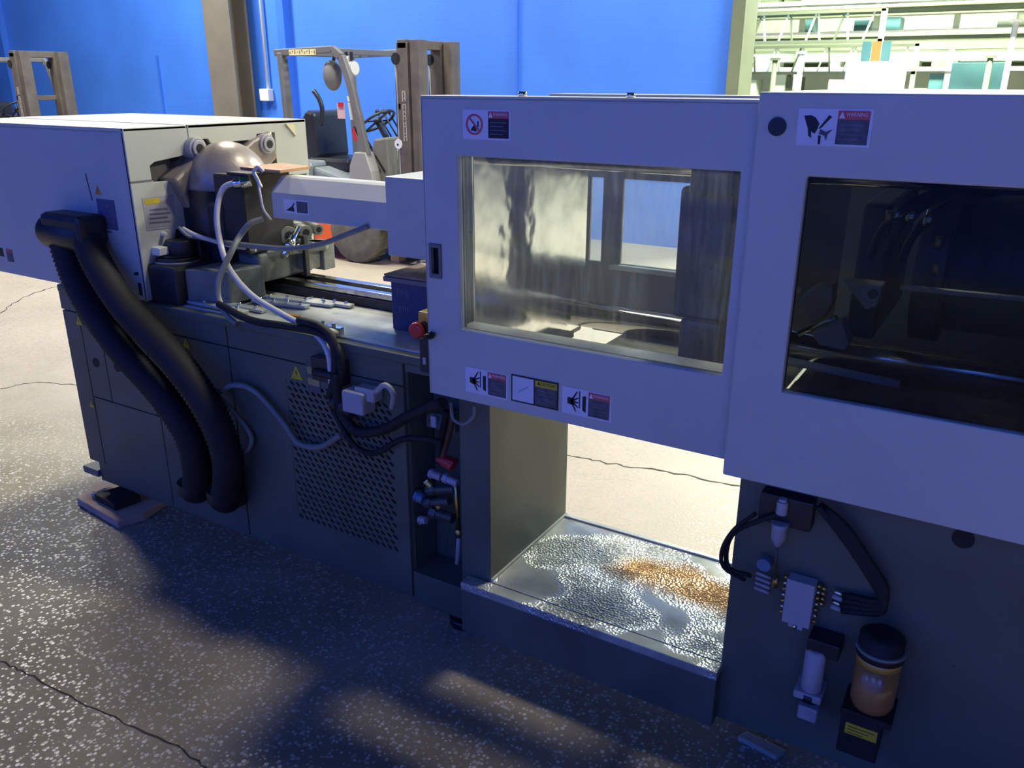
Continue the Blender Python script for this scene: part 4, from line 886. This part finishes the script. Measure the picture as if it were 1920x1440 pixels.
# timber under the machine foot and loose pieces on the floor at the left end
a = at(143, 945, 'z', .03); c = at(240, 985, 'z', .0)
tag(MB().prism([(-.335, -.085), (-.02, -.12), (.01, -.03), (-.02, .10), (-.30, .12), (-.385, .04)], .0, .032, 'xy').build('timber_pad', M_PINK, None, .003),
    'flat pale timber pad on the floor under the left front foot of the machine', 'timber')
tag(MB().prism([(-.25, -.06), (-.10, -.075), (-.08, .03), (-.22, .05)], .033, .062, 'xy').build('rubber_block', M_BLACK, None, .004),
    'black rubber block stacked on the pale timber pad under the machine', 'block')
tag(MB().tube([(-.30, -.035, .041), (-.27, -.05, .047), (-.262, -.02, .045), (-.285, .01, .041)], .008, 8).build('cable_scrap', M_LGREY), 'short grey bent scrap lying on the timber pad left of the rubber block', 'scrap')
p = at(1425, 1392, 'z', .01)
tag(MB().prism([(p.x-.055, p.y-.012), (p.x+.05, p.y-.03), (p.x+.065, p.y+.005), (p.x-.04, p.y+.018)], 0, .014, 'xy').build('metal_offcut', M_DECK, None, .002),
    'small pale metal offcut on the dark floor in front of the drip tray', 'offcut')
# coil of pale strap and scraps on the floor under the purge guard
p = at(790, 492, 'z', .02)
tag(MB().tube([(p.x-.02, p.y-.02, .019), (p.x+.1, p.y-.10, .022), (p.x+.3, p.y-.08, .02), (p.x+.42, p.y+.02, .019)], .018, 8).build('strap', M_WHITEC),
    'pale curved strap lying on the floor beyond the purge guard', 'strap')
p = at(757, 487, 'z', .02)
tag(MB().box(p.x-.12, p.x-.02, p.y-.05, p.y+.06, 0, .07).build('carton_scrap', M_PINK, None, .004), 'small brown carton scrap on the floor right of the forklift tyre', 'scrap')
p = at(1640, 40, 'y', 9)

# ------------------------------------------------------------------ forklift
YN, YM0, YM1, YF = 4.15, 4.33, 4.93, 5.12
def ny(px_, py_, y=YN): v = at(px_, py_, 'y', y); return v
fk = empty('forklift', (-2.9, 4.6, 0), 'grey and orange forklift with an overhead guard parked in the middle against the blue wall', 'forklift')
def K(name, mb, m, bevel=0, label=None, parent=None): return mb.build(name, m, parent or fk, bevel, label)
xr = ny(520, 98).x; xf = ny(622, 95).x; zg = 1.86
pt = [ny(620, 92), ny(636, 105), ny(652, 150), ny(668, 215), ny(684, 290)]
for y in (YN, YF-.05):
    K('guard_rail', MB().bar((xr-.05, y+.025, zg), (xf, y+.025, zg+.02), .05, .06), M_FLGREY, .008)
    K('guard_rear_leg', MB().bar((xr+.03, y+.025, zg), (xr+.06, y+.025, .9), .05, .09), M_FLGREY, .008)
    m = MB()
    for a, b_ in zip(pt, pt[1:]): m.bar((a.x, y+.025, a.z), (b_.x, y+.025, b_.z-.01), .05, .07)
    K('guard_front_pillar', m, M_FLGREY, .006)
for k in range(6):
    x = xr+.08+(xf-xr-.1)*k/5
    K('guard_slat', MB().box(x-.012, x+.012, YN+.05, YF-.05, zg-.005, zg+.02), M_FLGREY)
K('guard_cross_bar', MB().box(xf-.03, xf+.03, YN+.02, YF-.02, zg-.02, zg+.03), M_FLGREY, .006)
K('guard_cross_bar', MB().box(xr-.05, xr+.01, YN+.02, YF-.02, zg-.02, zg+.03), M_FLGREY, .006)
a = ny(542, 97); b_ = ny(592, 97)
m = MB(); m.use(mat('pale_yellow_print', (.80, .72, .35), .5)).box(a.x, b_.x, YN-.003, YN, a.z-.030, a.z+.018)
m.use(M_FLGREY)
for k in range(11):
    x = a.x+(b_.x-a.x)*(k+.5)/11; m.box(x-.006, x+.006, YN-.0036, YN-.003, a.z-.020+.012*(k % 2), a.z+.0+.008*(k % 3))
K('yellow_label', m, None)
# red and white reflective tape down the near pillar and rear leg
for p0, p1, mm in (((655, 192), (660, 225), M_WHITE), ((662, 240), (668, 265), M_RED), ((653, 180), (655, 190), M_LWHITE)):
    a = ny(*p0); b_ = ny(*p1); K('reflective_tape', MB().bar((a.x, YN-.002, a.z), (b_.x, YN-.002, b_.z), .002, .035, (0, 0, 1)), mm)
for p0, p1, mm in (((521, 190), (522, 214), M_WHITE), ((521, 163), (521, 172), M_LRED)):
    a = ny(*p0); b_ = ny(*p1); K('reflective_tape', MB().bar((xr+.045, YN-.002, a.z), (xr+.05, YN-.002, b_.z), .002, .035, (0, 0, 1)), mm)
# work lamps under the guard, round mirror, papers on the pillar
for px_, py_ in ((655, 118), (665, 128)):
    p = ny(px_, py_, YN+.12)
    o = K('work_lamp', MB().cyl((p.x-.06, p.y, p.z), (p.x, p.y, p.z), .05, .065, 16), M_LAVG)
    K('lamp_lens', MB().cyl((p.x, p.y, p.z), (p.x+.006, p.y, p.z), .055, n=16), M_WHITE, 0, None, o)
    K('lamp_arm', MB().bar((p.x-.03, p.y, p.z), (p.x-.03, p.y, zg), .02, .02), M_BLACKM, 0, None, o)
p = ny(624, 148, YN+.1)
K('side_mirror', MB().sphere((p.x, p.y, p.z+.03), .085, 18, 1.55), M_GREY)
K('mirror_arm', MB().bar((p.x, p.y, p.z+.12), (p.x+.06, p.y, zg), .02, .02), M_BLACKM)
p = ny(612, 125, YN+.12); K('turn_lamp', MB().box(p.x-.01, p.x+.03, p.y-.02, p.y+.02, p.z-.05, p.z+.03), M_LORG, .006)
p = ny(640, 205, YN+.06); K('paper_tag', MB().box(p.x-.05, p.x+.04, p.y, p.y+.006, p.z-.08, p.z+.05), mat('pink_paper', (.62, .42, .42), .6), 0)
K('paper_tag', MB().box(p.x-.03, p.x+.03, p.y-.008, p.y-.002, p.z+.02, p.z+.06), M_RED)
# seat
sx = ny(628, 250, 4.55).x
sb = K('seat_back', MB().prism([(sx-.24, .86), (sx-.30, 1.02), (sx-.30, 1.28), (sx-.24, 1.36), (sx-.14, 1.33), (sx-.12, .92)], 4.42, 4.88), M_SEAT, .03, 'black seat back')
K('seat_cushion', MB().box(sx-.24, sx+.26, 4.40, 4.90, .80, .92), M_SEAT, .03)
K('seat_shell', MB().box(sx-.33, sx-.26, 4.44, 4.86, .85, 1.27), M_GREY, .02)
K('seat_base', MB().box(sx-.26, sx+.24, 4.42, 4.88, .72, .80), M_BLACKM, .01)
K('hip_bar', MB().tube([ny(588, 170, 4.42), ny(598, 185, 4.42), ny(604, 205, 4.42), ny(602, 235, 4.42)], .022, 8), M_SEAT)
# hood, counterweight, chassis
hx0 = ny(560, 330, 4.2).x-.12; hx1 = ny(668, 330, 4.2).x
K('counterweight', MB().prism([(hx0-.30, .20), (hx0-.34, .55), (hx0-.28, .82), (hx0-.05, .90), (hx0+.30, .90), (hx0+.30, .20)], YN+.02, YF-.02), M_FLHOOD, .04, 'silver-grey counterweight')
K('engine_hood', MB().prism([(hx0+.30, .45), (hx0+.30, .86), (hx0+.55, .80), (hx1-.02, .74), (hx1+.02, .45)], YN+.06, YF-.06), M_FLHOOD, .03, 'silver-grey engine hood')
K('chassis', MB().prism([(hx0+.1, .14), (hx0+.1, .46), (ny(638, 440).x-.03, .46), (ny(638, 440).x, .42), (ny(638, 440).x, .14)], YN+.05, YF-.05), M_FLORG, .02, 'orange-red chassis side')
a = ny(655, 340); b_ = ny(704, 340)
for y in (YN-.02, YF-.10):
    K('pillar_base', MB().prism([(a.x, .66), (a.x+.03, .90), (a.x+.09, 1.02), (b_.x-.09, 1.02), (b_.x-.03, .86), (b_.x, .66)], y, y+.12), mat('forklift_pale_grey_paint', (.30, .30, .30), .4), .01, 'pale grey pillar foot')
K('step_plate', MB().box(a.x-.02, b_.x+.02, YN-.03, YN+.1, .60, .66), M_FLORG, .005)
K('chassis', MB().box(ny(638, 440).x+.005, hx1+.5, YN+.25, YF-.25, .16, .46), M_BLACKM, .01)
K('floor_plate', MB().box(hx1, b_.x+.30, YN+.05, YF-.05, .48, .53), M_BLACKM, .005)
# dash, steering wheel, levers
dx = ny(722, 260, 4.5).x
K('dashboard', MB().prism([(dx-.05, .53), (dx-.12, .86), (dx-.04, 1.12), (dx+.10, 1.14), (dx+.14, .53)], 4.38, 4.92), M_GREY, .02)
sw = Vector((dx-.12, 4.55, 1.27)); ax = Vector((-.55, 0, .83)).normalized(); e1 = ax.cross(Vector((0, 1, 0))).normalized(); e2 = Vector((0, 1, 0))
ring = [sw+e1*math.cos(2*PI*k/20)*.17+e2*math.sin(2*PI*k/20)*.17 for k in range(21)]
st = K('steering_wheel', MB().tube(ring, .013, 8, 2), M_SEAT)
K('wheel_spoke', MB().bar(ring[0], ring[10], .02, .014).bar(ring[5], ring[15], .02, .014).cyl(sw-ax*.02, sw+ax*.02, .035, n=14).bar(sw, sw-ax*.22, .04, .04), M_SEAT, 0, None, st)
for k in range(3):
    K('control_lever', MB().cyl((dx+.0+.02*k, 4.62+.06*k, 1.10), (dx-.16+.02*k, 4.60+.06*k, 1.34), .008, n=8).sphere((dx-.16+.02*k, 4.60+.06*k, 1.35), .022, 10), M_BLACKM)
for x0 in (dx-.22, dx-.28): K('lever_linkage', MB().bar((x0, 4.40, 1.22), (x0+.30, 4.38, .84), .015, .02), M_BLACKM)
# wheels
wx = at(690, 487, 'z', 0).x
def wheel(x, y, r, wd, nm='drive_wheel'):
    o = K(nm, MB().lathe((x, y, r), (x, y+wd, r), [(0, r*.60), (0, r*.93), (.10, r), (.9, r), (1, r*.93), (1, r*.6)], 40), M_TYRE, 0, 'dusty tyre')
    K('wheel_rim', MB().lathe((x, y+.01, r), (x, y+wd-.01, r), [(0, r*.60), (.08, r*.58), (.25, r*.34), (.30, r*.14), (.12, r*.13), (.12, .001)], 30), M_FLGREY, 0, None, o)
    m = MB()
    for k in range(22):
        q_ = 2*PI*k/22; m.bar((x+math.cos(q_)*r*.985, y+.02, r+math.sin(q_)*r*.985), (x+math.cos(q_+.08)*r*.985, y+wd-.02, r+math.sin(q_+.08)*r*.985), .022, .022)
    K('tread_lug', m, M_TYRE, 0, None, o)['kind'] = 'stuff'
for y in (YN+.02, YF-.22): wheel(wx, y, .30, .20)
for y in (YN+.08, YF-.24): wheel(hx0+.02, y, .24, .16, 'steer_wheel')
# mast
def mx(px_): return ny(px_, 200, YM0).x
m0, m1 = mx(742), mx(787)
for y in (YM0, YM1-.11):
    K('mast_channel', MB().box(m0+.03, m0+.15, y, y+.09, .08, 1.93).box(m0+.028, m0+.05, y+.02, y+.11, .081, 1.92).box(m0+.13, m0+.152, y+.02, y+.11, .081, 1.92), M_FLMAST, .004)
    K('mast_channel', MB().box(m0+.16, m1, y+.02, y+.10, .10, 1.95).box(m1-.025, m1+.003, y+.0, y+.13, .101, 1.951).box(m0+.158, m0+.18, y+.03, y+.13, .101, 1.949), M_FLMAST, .004)
    K('lift_cylinder', MB().cyl((m0-.02, y+.06, .12), (m0-.02, y+.06, 1.15), .032, n=14).cyl((m0-.02, y+.06, 1.15), (m0-.02, y+.06, 1.82), .018, n=12), M_DSTEEL)
    K('lift_chain', MB().bar((m0+.01, y+.03, .3), (m0+.01, y+.03, 1.75), .012, .03), M_LAVG)
    K('chain_roller', MB().cyl((m0+.02, y, 1.80), (m0+.02, y+.08, 1.80), .05, n=18), M_BLACKM)
K('mast_cross_member', MB().box(m0+.04, m0+.14, YM0, YM1, 1.88, 1.955), M_FLMAST, .006)
K('mast_cross_member', MB().box(m0+.02, m0+.06, YM0, YM1, 1.38, 1.44).box(m0+.04, m0+.14, YM0, YM1, .15, .26), M_FLMAST, .006)
K('tilt_cylinder', MB().cyl((m0+.04, YM0+.02, .75), (hx1+.1, YM0+.02, .60), .028, n=12).cyl((m0+.04, YM1-.02, .75), (hx1+.1, YM1-.02, .60), .028, n=12), M_BLACKM)
K('carriage_plate', MB().box(m1+.01, m1+.05, YM0-.15, YM1+.15, .18, .24).box(m1+.01, m1+.05, YM0-.15, YM1+.15, .50, .56).box(m1+.01, m1+.05, YM0-.10, YM0-.04, .18, .56).box(m1+.01, m1+.05, YM1+.04, YM1+.1, .18, .56), M_BLACKM, .004)
for y in (YM0+.02, YM1-.12):
    K('fork', MB().box(m1+.05, m1+.09, y, y+.1, .05, .58).box(m1+.05, m1+1.05, y, y+.1, .04, .075), M_BLACKM, .004)
K('backrest_strut', MB().bar((m1+.04, YM1+.06, .55), (m1-.02, YM1-.02, 1.25), .03, .03), M_FLMAST)
p = ny(745, 270, YM0-.006)
K('round_badge', MB().use(M_LWHITE).cyl((p.x+.01, YM0-.006, p.z), (p.x+.01, YM0, p.z), .042, n=28).use(M_BLACKM).cyl((p.x+.005, YM0-.008, p.z-.005), (p.x+.005, YM0-.006, p.z-.005), .010, n=14), M_LWHITE)
MATSW = mat('worn_white_print', (.42, .39, .36), .6)
m = MB(); a = ny(753, 172, YM0-.005); b_ = ny(757, 268, YM0-.005)
for k, t in enumerate([.02, .12, .27, .38, .49, .60, .70, .80, .90]):      # worn, unreadable vertical lettering
    z = a.z+(b_.z-a.z)*t; h = .030; x = a.x+(b_.x-a.x)*t+.02
    m.box(x-.020, x-.010, YM0-.003, YM0-.0005, z-h, z+h*.4).box(x+.008, x+.018, YM0-.003, YM0-.0005, z-h*.9, z+h*.5)
    if k % 2: m.box(x-.020, x+.018, YM0-.003, YM0-.0005, z-h*.3, z-h*.05)
    else: m.box(x-.020, x+.018, YM0-.003, YM0-.0005, z+h*.2, z+h*.5)
K('worn_lettering', m, MATSW)
# second forklift further left
f2 = copy_tree(fk); f2.location = fk.location + Vector((-6.0, .05, 0))
f2['label'] = 'grey forklift with its mast showing behind the far left end of the machine'
fk['group'] = f2['group'] = 'forklifts along the blue wall'
